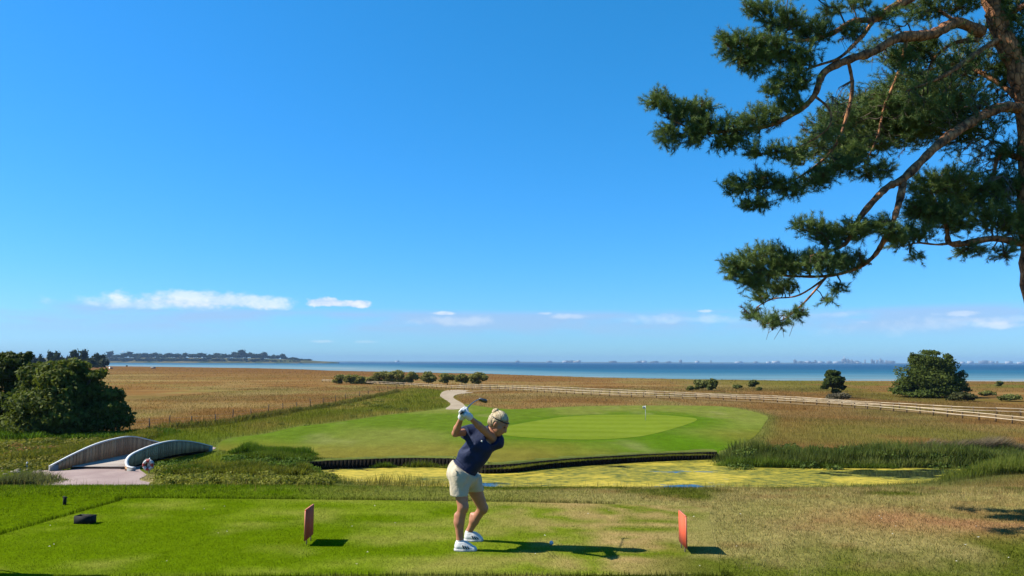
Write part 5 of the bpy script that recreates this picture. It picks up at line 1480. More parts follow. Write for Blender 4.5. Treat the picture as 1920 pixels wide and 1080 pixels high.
    extra = [(1880, 60, 50, 50), (1830, 95, 46, 36), (1905, 180, 26, 46), (1860, 130, 40, 36), (1760, 60, 46, 24), (1700, 40, 36, 18), (1905, 260, 18, 36), (1815, 215, 46, 26), (1740, 130, 50, 34), (1670, 210, 40, 34), (1850, 340, 40, 36), (1800, 380, 40, 30)]
    dark |= set(range(len(blobs), len(blobs) + len(extra))); nbig = len(blobs); blobs = blobs + extra
    S = []; W = []
    allC = np.concatenate([np.array(C) for C in BR])
    for i, (u, v, ru, rv) in enumerate(blobs):
        # distance of the nearest bough as seen from here
        prj = (allC - np.array([0, 0, CAM_Z])) @ RM
        pu = 960 + F * prj[:, 0] / -prj[:, 2]; pv = 540 - F * prj[:, 1] / -prj[:, 2]
        y0 = allC[np.argmin((pu - u) ** 2 + (pv - v) ** 2), 1]
        k = px2m(y0)
        big = nbig - 10 <= i < nbig
        vol = ru * rv * max(ru, rv)
        n = int(ru * rv * (0.115 if not big else 0.02)) + 5
        if i in dark: n = int(n * (1.4 if i < nbig else 0.9))
        c = at(u, v, y0)
        d = rng.normal(size=(n, 3)); d /= np.linalg.norm(d, axis=1)[:, None]
        r = rng.uniform(0.15, 1.05, n) ** 0.55
        ry = max(0.16, 0.75 * ru * k) * (1.6 if i in dark else 1.0)
        P = np.array(c[:]) + d * np.array([ru * k, ry, rv * k]) * r[:, None]
        if i in dark: P[:, 1] += rng.uniform(0.1, 1.2, n)
        S.append(P); W.append(np.full(n, 0.85 if i in dark else 1.0))
    S = np.concatenate(S); W = np.concatenate(W); n = len(S)
    # connect the shoots to the boughs: cheapest growth from the wood outward
    seeds = np.concatenate([C[len(C) // 6:] for C in BR] + [T[6:]]); ns = len(seeds)
    A = np.concatenate([seeds, S]); N = len(A)
    parent = np.full(N, -1); depth = np.zeros(N)
    best = np.full(n, 1e9); bp = np.zeros(n, int)
    for i0 in range(0, n, 500):
        D = np.linalg.norm(S[i0:i0 + 500, None] - seeds[None], axis=2)
        j = D.argmin(1); best[i0:i0 + 500] = D[np.arange(len(j)), j]; bp[i0:i0 + 500] = j
    done = np.zeros(n, bool); order = []
    for _ in range(n):
        q = int(np.argmin(np.where(done, 1e9, best)))
        done[q] = True; parent[ns + q] = bp[q]
        depth[ns + q] = depth[bp[q]] + np.linalg.norm(S[q] - A[bp[q]])
        order.append(q)
        nd = np.linalg.norm(S - S[q], axis=1) + 0.35 * depth[ns + q]
        up = (~done) & (nd < best); best[up] = nd[up]; bp[up] = ns + q
    cnt = np.ones(N)
    for q in reversed(order):
        if parent[ns + q] >= 0: cnt[parent[ns + q]] += cnt[ns + q]
    # twigs: sagging four-sided prisms
    a = A[parent[ns:]]; b = S
    rad_b = 0.0022 * np.sqrt(np.minimum(cnt[ns:], 30)); rad_a = np.minimum(0.0022 * np.sqrt(np.minimum(cnt[parent[ns:]], 30)), rad_b * 1.5)
    mid = (a + b) / 2 + rng.normal(0, 0.012, a.shape) - np.array([0, 0, 1.0]) * (0.05 * np.linalg.norm(b - a, axis=1))[:, None]
    def ring(p, d, r):
        d = d / (np.linalg.norm(d, axis=1)[:, None] + 1e-9)
        u = np.cross(d, np.array([0.31, 0.17, 0.93])); u /= (np.linalg.norm(u, axis=1)[:, None] + 1e-9); w = np.cross(d, u)
        return [p + u * r[:, None], p + w * r[:, None], p - u * r[:, None], p - w * r[:, None]]
    V = np.stack(ring(a, b - a, rad_a) + ring(mid, b - a, (rad_a + rad_b) / 2) + ring(b, b - mid, rad_b), 1).reshape(-1, 3)
    base = np.arange(n)[:, None] * 12
    Fc = []
    for k0 in (0, 4):
        for q in range(4):
            Fc.append(base + np.array([[k0 + q, k0 + (q + 1) % 4, k0 + 4 + (q + 1) % 4, k0 + 4 + q]]))
    o = link('twigs', npmesh('twigs', V, np.concatenate(Fc), True), twigm); hold(o, root); tag(o, kind='stuff')
    # needles: a brush of fine blades along each shoot
    per = 85
    dirs = (b - mid); dirs /= (np.linalg.norm(dirs, axis=1)[:, None] + 1e-9)
    dirs = dirs + np.array([-0.25, 0, 0.42]) + rng.normal(0, 0.35, dirs.shape); dirs /= np.linalg.norm(dirs, axis=1)[:, None]
    ln = rng.uniform(0.07, 0.15, n)
    idx = np.repeat(np.arange(n), per)
    keep = rng.uniform(0, 1, len(idx)) < W[idx]; idx = idx[keep]; Nn = len(idx)
    t = rng.uniform(-0.45, 1.0, Nn)
    org = S[idx] + dirs[idx] * (t * ln[idx])[:, None]
    rd = rng.normal(size=(Nn, 3)); ax = dirs[idx]
    rd -= ax * np.sum(rd * ax, 1)[:, None]; rd /= np.linalg.norm(rd, axis=1)[:, None]
    sp = rng.uniform(0.5, 1.15, Nn)
    nd = ax * np.cos(sp)[:, None] + rd * np.sin(sp)[:, None]
    L = rng.uniform(0.04, 0.075, Nn)
    wv = np.cross(nd, rng.normal(size=(Nn, 3))); wv /= np.linalg.norm(wv, axis=1)[:, None]; wv *= 0.0024
    tip = org + nd * L[:, None]
    V = np.stack([org - wv, org + wv, tip], 1).reshape(-1, 3)
    sh = np.clip(0.5 * rng.uniform(0, 1, n) + 0.6 * (vnoise(S[:, 0] * 2.2, S[:, 2] * 2.2 + S[:, 1], 3)), 0, 1)
    c = mix(np.array([0.075, 0.155, 0.060]), np.array([0.27, 0.36, 0.10]), sh)
    brown = rng.uniform(0, 1, n) < 0.03
    c[brown] = np.array([0.16, 0.09, 0.03])
    C = jitter(c[idx], Nn, 0.25, rng)
    o = link('crown', npmesh('crown', V, np.arange(3 * Nn).reshape(Nn, 3), False, np.repeat(C, 3, 0)), MAT['needle']); hold(o, root)
    # cones
    cm = plain('pine_cone', (0.06, 0.04, 0.028), 0.9, 0.2)
    V, Fc = ellipsoid((0, 0, -0.02), (0.014, 0.014, 0.024), 8, 6); mb = MB(); mb.add(V, Fc); cme = mb.mesh('cone', True); cme.materials.append(cm)
    for q in rng.choice(n, 70, replace=False):
        o = bpy.data.objects.new('cone', cme); COL.objects.link(o); o.parent = root; o.location = Vector(S[q]) - root.location - Vector((0, 0, 0.02)); o.scale = [float(rng.uniform(0.8, 1.3))] * 3
    # bare dead twigs low in the crown
    m = MB()
    for (u, v, y) in [(1860, 300, 10.0), (1880, 330, 10.0), (1845, 285, 10.0), (1890, 350, 10.05), (1825, 260, 9.9), (1560, 180, 9.4), (1600, 60, 9.6), (1720, 100, 9.8), (1600, 150, 9.5), (1660, 90, 9.7), (1470, 590, 8.9)]:
        p0 = at(u, v, y)
        for q in range(6):
            d = Vector((rng.uniform(-0.5, 0.3), rng.uniform(-0.2, 0.2), -rng.uniform(0.2, 0.6))) * 0.55
            m.tube([p0, p0 + d * 0.5 + Vector((0.05 * rng.normal(), 0, 0.03)), p0 + d], [0.006, 0.0045, 0.002], 5)
    o = m.build('dead_twigs', plain('bare_dead_twig', (0.24, 0.20, 0.17), 0.9, 0.2), root); tag(o, kind='stuff')
pine()
# ------------------------------------------------------------------ the golfer
def surface_nets(f, lo, hi, res):
    """mesh of f=0 (f<0 inside) on a regular grid"""
    lo = np.array(lo, float); hi = np.array(hi, float)
    n = np.ceil((hi - lo) / res).astype(int) + 1
    ax = [lo[k] + np.arange(n[k]) * res for k in range(3)]
    X, Y, Z = np.meshgrid(*ax, indexing='ij')
    Pn = np.stack([X.ravel(), Y.ravel(), Z.ravel()], 1)
    D = np.concatenate([f(Pn[i:i + 400000]) for i in range(0, len(Pn), 400000)]).reshape(n)
    ins = D < 0
    c = n - 1
    acc = np.zeros((*c, 3)); num = np.zeros(c)
    corners = [(i, j, k) for i in (0, 1) for j in (0, 1) for k in (0, 1)]
    def sub(A, o): return A[o[0]:o[0] + c[0], o[1]:o[1] + c[1], o[2]:o[2] + c[2]]
    for a in corners:
        for d in range(3):
            if a[d] == 0:
                b = list(a); b[d] = 1; b = tuple(b)
                da, db = sub(D, a), sub(D, b)
                x = (da < 0) != (db < 0)
                t = np.where(x, da / np.where(x, da - db, 1), 0)
                for k in range(3):
                    acc[..., k] += np.where(x, a[k] + (t if k == d else 0), 0)
                num += x
    has = num > 0
    idx = -np.ones(c, int); idx[has] = np.arange(has.sum())
    I = np.argwhere(has)
    V = lo + (I + acc[has] / num[has][:, None]) * res
    quads = []
    for d in range(3):
        o1, o2 = [(1, 2), (2, 0), (0, 1)][d]
        sl = [slice(0, n[k]) for k in range(3)]
        a = ins[tuple(slice(0, n[k] - 1) if k == d else slice(0, n[k]) for k in range(3))]
        b = ins[tuple(slice(1, n[k]) if k == d else slice(0, n[k]) for k in range(3))]
        E = np.argwhere(a != b)
        E = E[(E[:, o1] > 0) & (E[:, o2] > 0) & (E[:, o1] < c[o1]) & (E[:, o2] < c[o2])]
        s = a[tuple(E.T)]
        def cell(do1, do2):
            q = E.copy(); q[:, o1] -= do1; q[:, o2] -= do2; return idx[tuple(q.T)]
        q = np.stack([cell(1, 1), cell(0, 1), cell(0, 0), cell(1, 0)], 1)
        q[~s] = q[~s][:, ::-1]
        quads.append(q)
    Q = np.concatenate(quads); Q = Q[(Q >= 0).all(1)]
    return V, Q
def cone(a, b, r1, r2, sq=None):
    a = np.array(a, float); b = np.array(b, float); ab = b - a; L = ab @ ab
    sq = np.ones(3) if sq is None else np.array(sq, float)
    def f(P):
        t = np.clip((P - a) @ ab / L, 0, 1)
        return np.linalg.norm((P - (a + t[:, None] * ab)) * sq, axis=1) - (r1 + (r2 - r1) * t)
    return f
def ell(c, r, R=None):
    c = np.array(c, float); r = np.array(r, float)
    def f(P):
        q = P - c
        if R is not None: q = q @ R
        k = np.linalg.norm(q / r, axis=1)
        return (k - 1) * r.min() * 0.6 + (k - 1) * r.mean() * 0.4
    return f
def smin(fs, k):
    def f(P):
        d = fs[0](P)
        for g_ in fs[1:]:
            e = g_(P)
            h = np.clip(k - np.abs(d - e), 0, None) / k
            d = np.minimum(d, e) - h * h * k * 0.25
        return d
    return f
def cut(f, p, nrm):
    """keep the side nrm points away from"""
    p = np.array(p, float); nrm = np.array(nrm, float); nrm /= np.linalg.norm(nrm)
    return lambda P: np.maximum(f(P), (P - p) @ nrm)

def golfer():
    skin = plain('tanned_skin', (0.62, 0.265, 0.14), 0.5, 0.4, var=0.16, scale=14)
    sub = skin.node_tree.nodes['Principled BSDF']; sub.inputs['Subsurface Weight'].default_value = 0.04; sub.inputs['Subsurface Radius'].default_value = (0.02, 0.008, 0.004)
    navy = plain('navy_polo_cloth', (0.008, 0.020, 0.078), 0.8, 0.3, var=0.12, scale=16, bump=0.7, bscale=11)
    navy2 = plain('navy_collar_cloth', (0.008, 0.016, 0.055), 0.75, 0.3)
    beige = plain('pale_beige_cotton', (0.72, 0.62, 0.45), 0.8, 0.25, var=0.06, scale=18, bump=0.7, bscale=11)
    whitel = plain('white_leather', (0.95, 0.94, 0.91), 0.5, 0.4, var=0.04, bump=0.15, bscale=60)
    sole = plain('shoe_sole_rubber', (0.70, 0.70, 0.68), 0.6, 0.4)
    darkm = plain('black_stripe', (0.012, 0.014, 0.018), 0.5, 0.4)
    blond = plain('blond_hair', (0.62, 0.46, 0.24), 0.45, 0.5, var=0.28, scale=60, bump=0.5, bscale=90)
    DY = 0.235
    def g(zx, zy, y): return np.array(at(780 + zx / 3.175, 720 + zy / 3.175, y + DY)[:])
    root = empty('person', at(875, 1024, 7.855)); root.location.z = 0
    tag(root, 'woman golfer in navy polo and beige shorts at the top of her backswing', 'person')
    def make(nm, f, lo, hi, res, mat, relax=2):
        V, Q = surface_nets(f, lo, hi, res)
        o = link(nm, npmesh(nm, V, Q, True), mat); hold(o, root)
        return o
    # joints
    RA, RK, RH = g(262, 930, 7.495), g(280, 732, 7.47), g(258, 560, 7.53)
    RC = g(257, 825, 7.49)
    LA, LK, LH = g(316, 878, 7.905), g(398, 738, 7.82), g(330, 580, 7.75)
    LC = g(347, 815, 7.88)
    PEL = g(272, 540, 7.63); WA = g(305, 470, 7.61); CH = g(388, 365, 7.6); NB = g(442, 290, 7.6)
    RS, RE, RW = g(322, 283, 7.62), g(234, 294, 7.44), g(272, 196, 7.30)
    LS, LE, LW = g(478, 342, 7.60), g(396, 268, 7.43), g(318, 196, 7.28)
    HC = g(494, 238, 7.55)
    Fd = np.array([0.80, -0.33, -0.50]); Fd /= np.linalg.norm(Fd)
    Ud = np.array([0.42, -0.05, 0.90]); Ud -= Fd * (Ud @ Fd); Ud /= np.linalg.norm(Ud)
    Sd = np.cross(Fd, Ud)                      # towards her right ear (camera side)
    if Sd[1] > 0: Sd = -Sd
    RH_ = np.stack([Fd, Sd, Ud], 1)
    def hp(f, s, u): return HC + Fd * f + Sd * s + Ud * u
    head = smin([ell(hp(-0.012, 0, 0.022), (0.094, 0.075, 0.092), RH_), ell(hp(0.022, 0, -0.035), (0.068, 0.060, 0.078), RH_), cone(hp(0.045, 0, -0.088), hp(0.052, 0, -0.086), 0.026, 0.024),
                 cone(hp(0.084, 0, 0.012), hp(0.104, 0, -0.028), 0.009, 0.014), cone(hp(0.070, 0.03, 0.022), hp(0.070, -0.03, 0.022), 0.018, 0.018),
                 cone(hp(0.076, 0.016, -0.055), hp(0.076, -0.016, -0.055), 0.011, 0.011), cone(hp(-0.01, 0.074, 0.004), hp(-0.014, 0.079, -0.03), 0.013, 0.009), cone(hp(-0.01, -0.074, 0.004), hp(-0.014, -0.079, -0.03), 0.013, 0.009),
                 cone(hp(0.052, 0.04, -0.025), hp(0.045, 0.042, -0.03), 0.022, 0.02), cone(hp(0.052, -0.04, -0.025), hp(0.045, -0.042, -0.03), 0.022, 0.02)], 0.022)
    def eyes(P):
        d = head(P)
        for s in (-1, 1):
            e = np.linalg.norm(P - hp(0.086, s * 0.031, 0.004), axis=1) - 0.013
            d = np.maximum(d, -e)
        m = np.linalg.norm((P - hp(0.092, 0, -0.0545)) @ RH_ * np.array([1, 0.35, 2.0]), axis=1) - 0.006
        return np.maximum(d, -m)
    body = smin([cone(RA, RC, 0.034, 0.050), cone(RC, RK, 0.050, 0.049), cone(RK, RH, 0.053, 0.090), cone(RA + np.array([0, 0, -0.03]), RA, 0.032, 0.034),
                 cone(LA, LC, 0.033, 0.047), cone(LC, LK, 0.047, 0.048), cone(LK, LH, 0.053, 0.090), cone(LA + np.array([0, 0, -0.03]), LA, 0.032, 0.034),
                 cone(RC + np.array([-0.016, 0, 0.02]), RC + np.array([-0.02, 0, 0.07]), 0.036, 0.034), cone(LC + np.array([-0.02, 0, 0.015]), LC + np.array([-0.018, 0, 0.06]), 0.034, 0.032),
                 cone(RK + np.array([0.02, 0, 0.01]), RK + np.array([0.02, 0, -0.02]), 0.031, 0.029), cone(LK + np.array([0.02, 0, 0.0]), LK + np.array([0.015, 0, -0.03]), 0.031, 0.029),
                 cone(PEL, WA, 0.115, 0.105), cone(WA, CH, 0.105, 0.12), cone(CH, NB, 0.10, 0.06), cone(RS, LS, 0.045, 0.045),
                 cone(RS, RE, 0.042, 0.034), cone(RE, RE + (RW - RE) * 0.3, 0.034, 0.035), cone(RE + (RW - RE) * 0.3, RW, 0.035, 0.022),
                 cone(LS, LE, 0.045, 0.035), cone(LE, LE + (LW - LE) * 0.3, 0.034, 0.035), cone(LE + (LW - LE) * 0.3, LW, 0.035, 0.022),
                 cone(NB - (HC - NB) * 0.1, hp(-0.03, 0, -0.05), 0.050, 0.045)], 0.022)
    # hands wrapped round the grip
    G0 = np.array(at(864.5, 774.5, 7.415)[:]); G1 = np.array(at(899.5, 748.5, 8.295)[:])
    sd_ = (G1 - G0); CL = np.linalg.norm(sd_); sd_ /= CL
    hands = []
    def fist(W, s0, name):
        c = G0 + sd_ * s0
        to = W - c; to -= sd_ * (to @ sd_); to /= np.linalg.norm(to)
        bi = np.cross(sd_, to)
        fs = [cone(W, c + to * 0.040, 0.030, 0.030), cone(c + to * 0.040 - sd_ * 0.028, c + to * 0.038 + sd_ * 0.028, 0.020, 0.019)]
        for k in range(4):
            cc = c + sd_ * (-0.031 + 0.0205 * k)
            rr = 0.0225 + (0.002 if k in (1, 2) else 0)
            pts = [cc + rr * (math.cos(t) * to + math.sin(t) * bi) for t in np.linspace(0.5, 4.7 - 0.25 * (k == 3), 5)]
            for a, b in zip(pts[:-1], pts[1:]): fs.append(cone(a, b, 0.0102 - 0.0008 * (k == 3), 0.0098 - 0.0008 * (k == 3)))
        th = [c + to * 0.036 - bi * 0.020, c + to * 0.014 - bi * 0.026 + sd_ * 0.028, c - bi * 0.018 + sd_ * 0.058]
        fs += [cone(th[0], th[1], 0.015, 0.0125), cone(th[1], th[2], 0.0125, 0.010)]
        return fs, c
    fl, cl_ = fist(LW, 0.075, 'l'); fr, cr_ = fist(RW, 0.155, 'r')
    bodyf = smin([body, eyes], 0.012)
    hs = smin([fl[0], fr[0]], 0.01)
    def all_skin(P): return np.minimum(bodyf(P), hs(P))
    P0 = np.array([RE, HC, RA, LK, LW, G0])
    lo = np.array([min(RE[0], RA[0]) - 0.10, 7.25, 0.02]); hi = np.array([HC[0] + 0.22, 8.30, HC[2] + 0.2])
    hi[2] = max(hi[2], LW[2] + 0.14)
    make('body', all_skin, lo, hi, 0.0105, skin)
    # finer head laid over the same surface would double it, so the face gets its own features
    eye = plain('eye_dark', (0.03, 0.025, 0.02), 0.25, 0.5); lip = plain('lips', (0.36, 0.12, 0.09), 0.5, 0.4)
    for s in (-1, 1):
        V, Fc = ellipsoid(hp(0.0795, s * 0.031, 0.004), (0.011, 0.011, 0.0075), 10, 7); m = MB(); m.add(V, Fc); m.build('eye', eye, root, True)
        m = MB(); m.tube([hp(0.086, s * 0.016, 0.024), hp(0.085, s * 0.032, 0.028), hp(0.072, s * 0.050, 0.022)], [0.004, 0.0045, 0.002], 6); m.build('eyebrow', plain('eyebrow_hair', (0.25, 0.17, 0.09), 0.8, 0.2) if s < 0 else bpy.data.materials['eyebrow_hair'], root, True)
    m = MB(); m.tube([hp(0.083, 0.021, -0.056), hp(0.089, 0.0, -0.054), hp(0.083, -0.021, -0.056)], [0.003, 0.006, 0.003], 6); m.build('lips', lip, root, True)
    # gloves
    for nm, fs, c, W in (('glove', fl, cl_, LW), ('glove', fr, cr_, RW)):
        f0 = smin(fs, 0.008)
        arm = LE if W is LW else RE
        dirw = W - arm; dirw = dirw / np.linalg.norm(dirw)
        cuff = cone(W - dirw * 0.012, W + dirw * 0.03, 0.034, 0.034)
        f1 = cut(smin([f0, cuff], 0.012), W - dirw * 0.014, -dirw)
        ff = lambda P, f1=f1: f1(P) - 0.0022
        cc = (c + W) / 2
        make(nm, ff, cc - 0.12, cc + 0.12, 0.0042, whitel)
    # polo shirt
    sp = CH - PEL; sp /= np.linalg.norm(sp)
    fl_y = (1, 1.12, 1)
    tors = smin([cone(g(285, 512, 7.62), g(345, 420, 7.60), 0.140, 0.140, fl_y), cone(g(345, 420, 7.60), g(405, 340, 7.59), 0.140, 0.134, fl_y), cone(g(345, 290, 7.61), g(470, 335, 7.60), 0.078, 0.082),
                 ell(g(400, 372, 7.53), (0.085, 0.085, 0.075)), ell(g(350, 345, 7.53), (0.08, 0.085, 0.075)),
                 cone(RS, RS + (RE - RS) * 0.50, 0.072, 0.066), cone(LS, LS + (LE - LS) * 0.22, 0.080, 0.070), cone(NB, NB + (HC - NB) * 0.18, 0.075, 0.066)], 0.05)
    wr = lambda P: tors(P) + 0.007 * np.sin(38 * (P @ np.array([0.5, 0.2, 0.85])) + 6 * np.sin(9 * P[:, 0])) * np.clip(1.2 - (P[:, 2] - 0.75) * 2.0, 0.2, 1)
    dR = (RE - RS) / np.linalg.norm(RE - RS); dL = (LE - LS) / np.linalg.norm(LE - LS)
    shirt = cut(wr, g(290, 517, 7.62), -sp)
    nd = (HC - NB) / np.linalg.norm(HC - NB)
    def shirtf(P):
        d = shirt(P)
        # sleeve ends, neck opening
        a = (P - (RS + (RE - RS) * 0.44)) @ dR; near = np.linalg.norm(P - RE, axis=1) < 0.22
        d = np.where(near, np.maximum(d, a), d)
        b = (P - (LS + (LE - LS) * 0.20)) @ dL; nearl = np.linalg.norm(P - (LS + (LE - LS) * 0.36), axis=1) < 0.085
        d = np.where(nearl, np.maximum(d, b), d)
        e = (P - (NB + nd * 0.03)) @ nd; nearn = np.linalg.norm(P - (NB + nd * 0.07), axis=1) < 0.08
        return np.where(nearn, np.maximum(d, e), d)
    lo = g(190, 560, 7.6) - np.array([0.1, 0.35, 0.05]); hi = g(520, 240, 7.6) + np.array([0.1, 0.35, 0.08])
    polo = make('polo_shirt', shirtf, lo, hi, 0.009, navy)
    # collar and button
    q = Vector(nd); m = MB()
    rr = Vector(nd).orthogonal().normalized(); tt = Vector(nd).cross(rr)
    ringp = [Vector(NB + nd * 0.030) + (rr * math.cos(t) + tt * math.sin(t)) * 0.064 for t in np.linspace(0, 2 * math.pi, 25)]
    m.tube(ringp, 0.014, 8, caps=False); hold_part(m.build('collar', navy2, None, True), polo)
    def on_front(zx, zy):
        """first hit of the shirt seen at that spot"""
        y = np.arange(7.2, 7.7, 0.002)
        P = np.array([g(zx, zy, t) for t in y]); d = shirtf(P)
        k = int(np.argmax(d < 0)); return P[k]
    c = on_front(392, 341)
    V, Fc = ellipsoid(c, (0.010, 0.006, 0.010), 10, 6); m = MB(); m.add(V, Fc); hold_part(m.build('shirt_badge', whitel, None, True), polo)
    c = on_front(231, 443)
    m = MB(); m.tube([Vector(on_front(231 + 9 * math.cos(t), 443 + 10 * math.sin(t))) + Vector((0, -0.002, 0)) for t in np.linspace(0, 2 * math.pi, 17)], 0.0025, 5); hold_part(m.build('shirt_emblem', navy2), polo)
    # shorts
    hipz = lambda zx, zy, y: g(zx, zy, y)
    sh = smin([ell(g(272, 528, 7.63), (0.155, 0.145, 0.13)), cone(g(258, 545, 7.53), g(260, 668, 7.50), 0.114, 0.090), cone(g(325, 560, 7.75), g(362, 668, 7.79), 0.112, 0.084), cone(g(285, 500, 7.62), g(290, 540, 7.62), 0.135, 0.14)], 0.045)
    shw = lambda P: sh(P) + 0.006 * np.sin(30 * P[:, 2] + 14 * P[:, 0] + 4 * np.sin(20 * P[:, 1]))
    body_r = smin([cone(RK, RH, 0.066, 0.10), cone(LK, LH, 0.066, 0.10)], 0.02)
    def shortsf(P):
        d = shw(P)
        d = np.maximum(d, (P - g(292, 500, 7.62)) @ sp)
        zR = g(258, 664, 7.5)[2]
        return np.maximum(d, zR - P[:, 2])
    lo = g(160, 690, 7.6) - np.array([0.1, 0.35, 0]); hi = g(430, 450, 7.6) + np.array([0.1, 0.35, 0.03])
    shorts = make('shorts', shortsf, lo, hi, 0.009, beige)
    pk = MB()
    pk.tube([Vector(g(228, 505, 7.43)), Vector(g(246, 530, 7.425)), Vector(g(236, 560, 7.42))], [0.006, 0.012, 0.005], 6); hold_part(pk.build('pocket_flap', beige, None, True), shorts)
    # shoes
    for (u0, u1, vb, yy, ank) in ((850.5, 896, 1034.5, None, RA), (869, 907.5, 1016.0, None, LA)):
        a = np.array(gp(u0, vb, 0.0)[:]); b = np.array(gp(u1, vb + 1.0, 0.0)[:])
        d = b - a; L = np.linalg.norm(d); d /= L; w = np.array([-d[1], d[0], 0])
        a = a + w * 0.045
        z = np.array([0, 0, 1.0])
        up = smin([cone(a + d * 0.045 + z * 0.04, a + d * 0.10 + z * 0.045, 0.042, 0.042), cone(a + d * 0.10 + z * 0.044, a + d * (L - 0.05) + z * 0.022, 0.043, 0.034, (1, 0.85, 1.15)),
                   cone(a + d * 0.055 + z * 0.06, np.array([ank[0], ank[1], 0.085]), 0.040, 0.044), cone(a + d * 0.09 + z * 0.08, a + d * 0.15 + z * 0.052, 0.026, 0.024)], 0.03)
        upc = lambda P, up=up: np.maximum(np.maximum(up(P), 0.018 - P[:, 2]), P[:, 2] - 0.094)
        o = make('shoe', upc, a - np.array([0.06, 0.10, 0.02]) - d * 0.02, b + np.array([0.06, 0.12, 0.16]), 0.006, whitel)
        def solef(P, up=up, a=a):
            Q = P.copy(); Q[:, 2] = np.maximum(Q[:, 2], 0) * 0 + 0.035
            return np.maximum(up(Q) - 0.006, np.abs(P[:, 2] - 0.0125) - 0.011)
        V, Q = surface_nets(solef, a - np.array([0.08, 0.12, 0.02]), b + np.array([0.08, 0.12, 0.05]), 0.006)
        so = link('sole', npmesh('sole', V, Q, True), sole); hold_part(so, o)
        for k in range(3):
            s0 = 0.098 + 0.024 * k
            pts = []
            for t in np.linspace(0, 1, 5):
                base = a + d * (s0 + 0.020 * (1 - t) - 0.008) + z * (0.030 + 0.036 * (1 - 0.18 * k) * t) - w * 0.12
                ys_ = np.arange(0, 0.12, 0.001); PP = base + ys_[:, None] * w
                dd = up(PP); kk = int(np.argmax(dd < 0.0015)); pts.append(PP[kk])
            m = MB(); V = []
            for p in pts:
                V += [p - d * 0.0068 - w * 0.0006, p + d * 0.0068 - w * 0.0006, p + d * 0.0068 + w * 0.004, p - d * 0.0068 + w * 0.004]
            Fc = []
            for i in range(4):
                for j in range(4):
                    Fc.append((i * 4 + j, i * 4 + (j + 1) % 4, i * 4 + 4 + (j + 1) % 4, i * 4 + 4 + j))
            m.add(V, Fc); hold_part(m.build('stripe', darkm), o)
        # laces
        for k in range(4):
            c = a + d * (0.115 + 0.02 * k) + z * (0.086 - 0.011 * k)
            m = MB(); m.tube([c - w * 0.03 - z * 0.01, c + z * 0.003, c + w * 0.03 - z * 0.01], 0.0035, 5); hold_part(m.build('lace', whitel, None, True), o)
        sk = cone(np.array([ank[0], ank[1], 0.08]), np.array([ank[0], ank[1], 0.125]), 0.041, 0.039)
        skf = lambda P, ank=ank: np.maximum(sk(P), np.abs(P[:, 2] - 0.094) - 0.016)
        make('sock', skf, np.array([ank[0] - 0.07, ank[1] - 0.07, 0.06]), np.array([ank[0] + 0.07, ank[1] + 0.07, 0.16]), 0.006, whitel)
    # hair, bun, headband
    hairs = smin([ell(hp(-0.022, 0, 0.030), (0.100, 0.086, 0.100), RH_), ell(hp(-0.055, 0, -0.005), (0.062, 0.074, 0.075), RH_)], 0.03)
    strand = lambda P: hairs(P) + 0.0022 * np.sin(170 * ((P - HC) @ Sd) + 25 * np.sin(30 * ((P - HC) @ Fd)))
    def hairf(P):
        q = (P - HC) @ RH_
        d = strand(P)
        # face free below the hairline; ears free
        front = (q[:, 0] - (0.028 + 0.9 * np.clip(q[:, 2] - 0.035, 0, 1) * 1.3)) * 0.75 + (-(q[:, 2] - 0.045)) * 0.25
        d = np.maximum(d, front)
        ear = np.linalg.norm((q - np.array([0.0, 0.082, -0.012])) * np.array([1, 0.6, 0.8]), axis=1) - 0.030
        ear2 = np.linalg.norm((q - np.array([0.0, -0.082, -0.012])) * np.array([1, 0.6, 0.8]), axis=1) - 0.030
        d = np.maximum(d, -ear); d = np.maximum(d, -ear2)
        return np.maximum(d, -(q[:, 2] + 0.085))
    hair = make('hair', hairf, HC - 0.17, HC + 0.17, 0.0055, blond)
    bn = g(474, 163, 7.56); 
    bunf = lambda P: (np.linalg.norm((P - bn) * np.array([0.9, 1, 1.05]), axis=1) - 0.033) + 0.004 * np.sin(150 * (P[:, 0] + P[:, 2])) * np.cos(90 * P[:, 1])
    make('hair_bun', bunf, bn - 0.06, bn + 0.06, 0.005, blond)
    m = MB(); m.tube([Vector(bn) + Vector((0.012, 0, -0.022)), Vector(bn) + Vector((0.022, 0, -0.052))], [0.018, 0.03], 10); hold_part(m.build('hair_tie', blond, None, True), hair)
    # strands combed back from the forehead and nape to the bun
    bl = [blond, plain('pale_blond_hair', (0.95, 0.80, 0.52), 0.4, 0.5), plain('honey_blond_hair', (0.36, 0.24, 0.11), 0.45, 0.5)]
    rngh = random.Random(6); top = Vector(bn) + Vector((0.022, 0, -0.05))
    mbs = [MB(), MB(), MB()]
    for k in range(110):
        t = 2 * math.pi * k / 110 + rngh.uniform(-0.03, 0.03)
        st = Vector(hp(0.075 * math.cos(t) - 0.012, 0.075 * math.sin(t), 0.038 + 0.02 * math.cos(t) if math.cos(t) > -0.2 else -0.03 - 0.03 * rngh.random()))
        pts = []
        for q in np.linspace(0, 1, 9):
            p = st.lerp(top, q)
            # lift onto the hair surface along the line from the head's centre
            d = (p - Vector(HC)).normalized()
            rr_ = np.linspace(0.03, 0.19, 120); PP = np.array(HC) + np.array(d[:]) * rr_[:, None]
            ins = np.where(hairs(PP) < 0)[0]
            L_ = rr_[ins[-1]] if len(ins) else 0.09
            pts.append(Vector(HC) + d * (L_ + 0.0005 + 0.0015 * rngh.random()))
        mbs[rngh.randrange(3)].tube(pts, [0.0015] + [0.0030 + 0.001 * rngh.random()] * 7 + [0.002], 5)
    for m, mt in zip(mbs, bl): hold_part(m.build('strands', mt, None, True), hair)
    m = MB(); pts = []
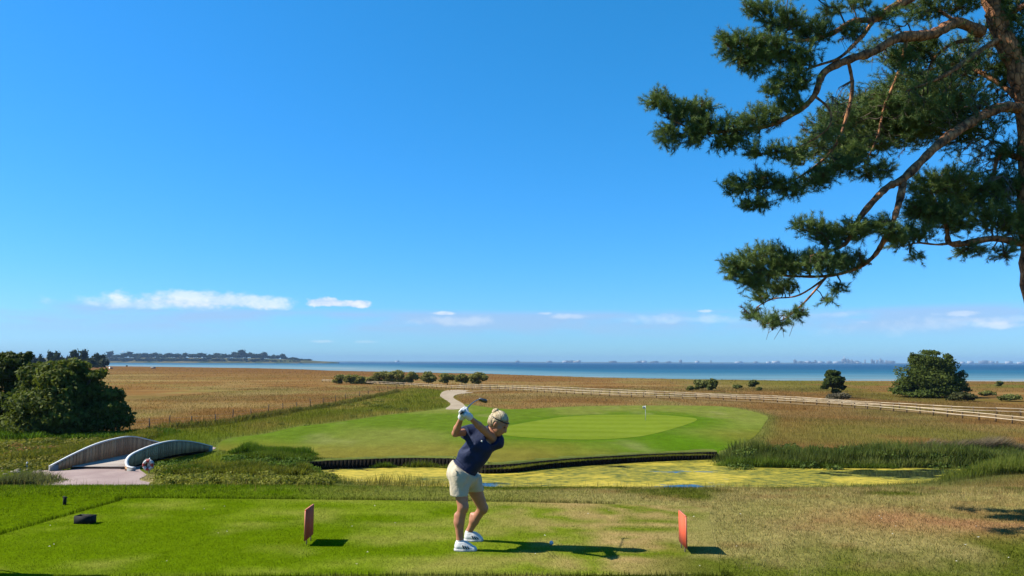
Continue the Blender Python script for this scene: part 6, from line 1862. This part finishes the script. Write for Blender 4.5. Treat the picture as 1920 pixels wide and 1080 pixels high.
    for t in np.linspace(0, 2 * math.pi, 41):
        pts.append(hp(-0.014 + 0.104 * math.cos(t), 0.0895 * math.sin(t), 0.045 + 0.012 * math.cos(t)))
    m.tube([Vector(p) for p in pts], 0.0058, 6, caps=False); hold_part(m.build('headband', darkm, None, True), hair)
    # the club is held, so it is a thing of its own
    cr = empty('golf_club', G0); tag(cr, 'iron golf club held behind the golfer\'s head', 'golf club')
    steel = plain('club_steel', (0.16, 0.17, 0.18), 0.3, 0.5, metal=0.7)
    m = MB(); m.tube([Vector(G0), Vector(G0 + sd_ * 0.27)], [0.0135, 0.0105], 10); m.build('grip', darkm, cr, True)
    bow = Vector((-0.004, 0, 0.014))
    m = MB(); pts = []
    for t in np.linspace(0.26, CL, 12): pts.append(Vector(G0 + sd_ * t) + bow * math.sin(math.pi * (t - 0.26) / (CL - 0.26)))
    m.tube(pts, list(np.linspace(0.0075, 0.005, 12)), 8); m.build('shaft', steel, cr, True)
    # blade: a wedge-like iron head
    T = Vector(G1); ex = Vector((0.95, 0.0, -0.33)).normalized(); ez = Vector((0.25, -0.25, 0.75)).normalized(); ez = (ez - ex * ez.dot(ex)).normalized(); ey = ez.cross(ex)
    prof = [(-0.012, -0.006), (-0.004, 0.016), (0.03, 0.020), (0.066, 0.024), (0.086, 0.014), (0.090, -0.006), (0.078, -0.020), (0.03, -0.022), (0.0, -0.017)]
    m = MB(); n = len(prof)
    V = [T + ex * a + ez * b - ey * 0.004 for a, b in prof] + [T + ex * a + ez * b + ey * (0.012 if b < 0 else 0.005) for a, b in prof]
    m.add([v[:] for v in V], [tuple(range(n)), tuple(range(2 * n - 1, n - 1, -1))] + [(i, n + i, n + (i + 1) % n, (i + 1) % n) for i in range(n)]); m.build('club_head', steel, cr)
    m = MB(); m.tube([T - Vector(sd_) * 0.05, T + Vector(sd_) * 0.004], [0.0068, 0.0075], 8); m.build('hosel', steel, cr, True)
golfer()
# ------------------------------------------------------------------ haze in the air over the strait
def haze():
    m = bpy.data.materials.new('haze_air'); m.use_nodes = True
    n = m.node_tree.nodes; l = m.node_tree.links; n.clear()
    o = n.new('ShaderNodeOutputMaterial'); v = n.new('ShaderNodeVolumePrincipled')
    v.inputs['Color'].default_value = (0.27, 0.45, 0.70, 1); v.inputs['Density'].default_value = HAZE; v.inputs['Anisotropy'].default_value = 0.0
    l.new(v.outputs[0], o.inputs['Volume'])
    mb = MB(); mb.box((0, 12700, 90), (46000, 26600, 206))
    ob = link('haze', mb.mesh('haze'), m); tag(ob, 'thin blue haze in the air over the meadow and strait', 'haze', kind='stuff')
HAZE = 4.8e-5
haze()
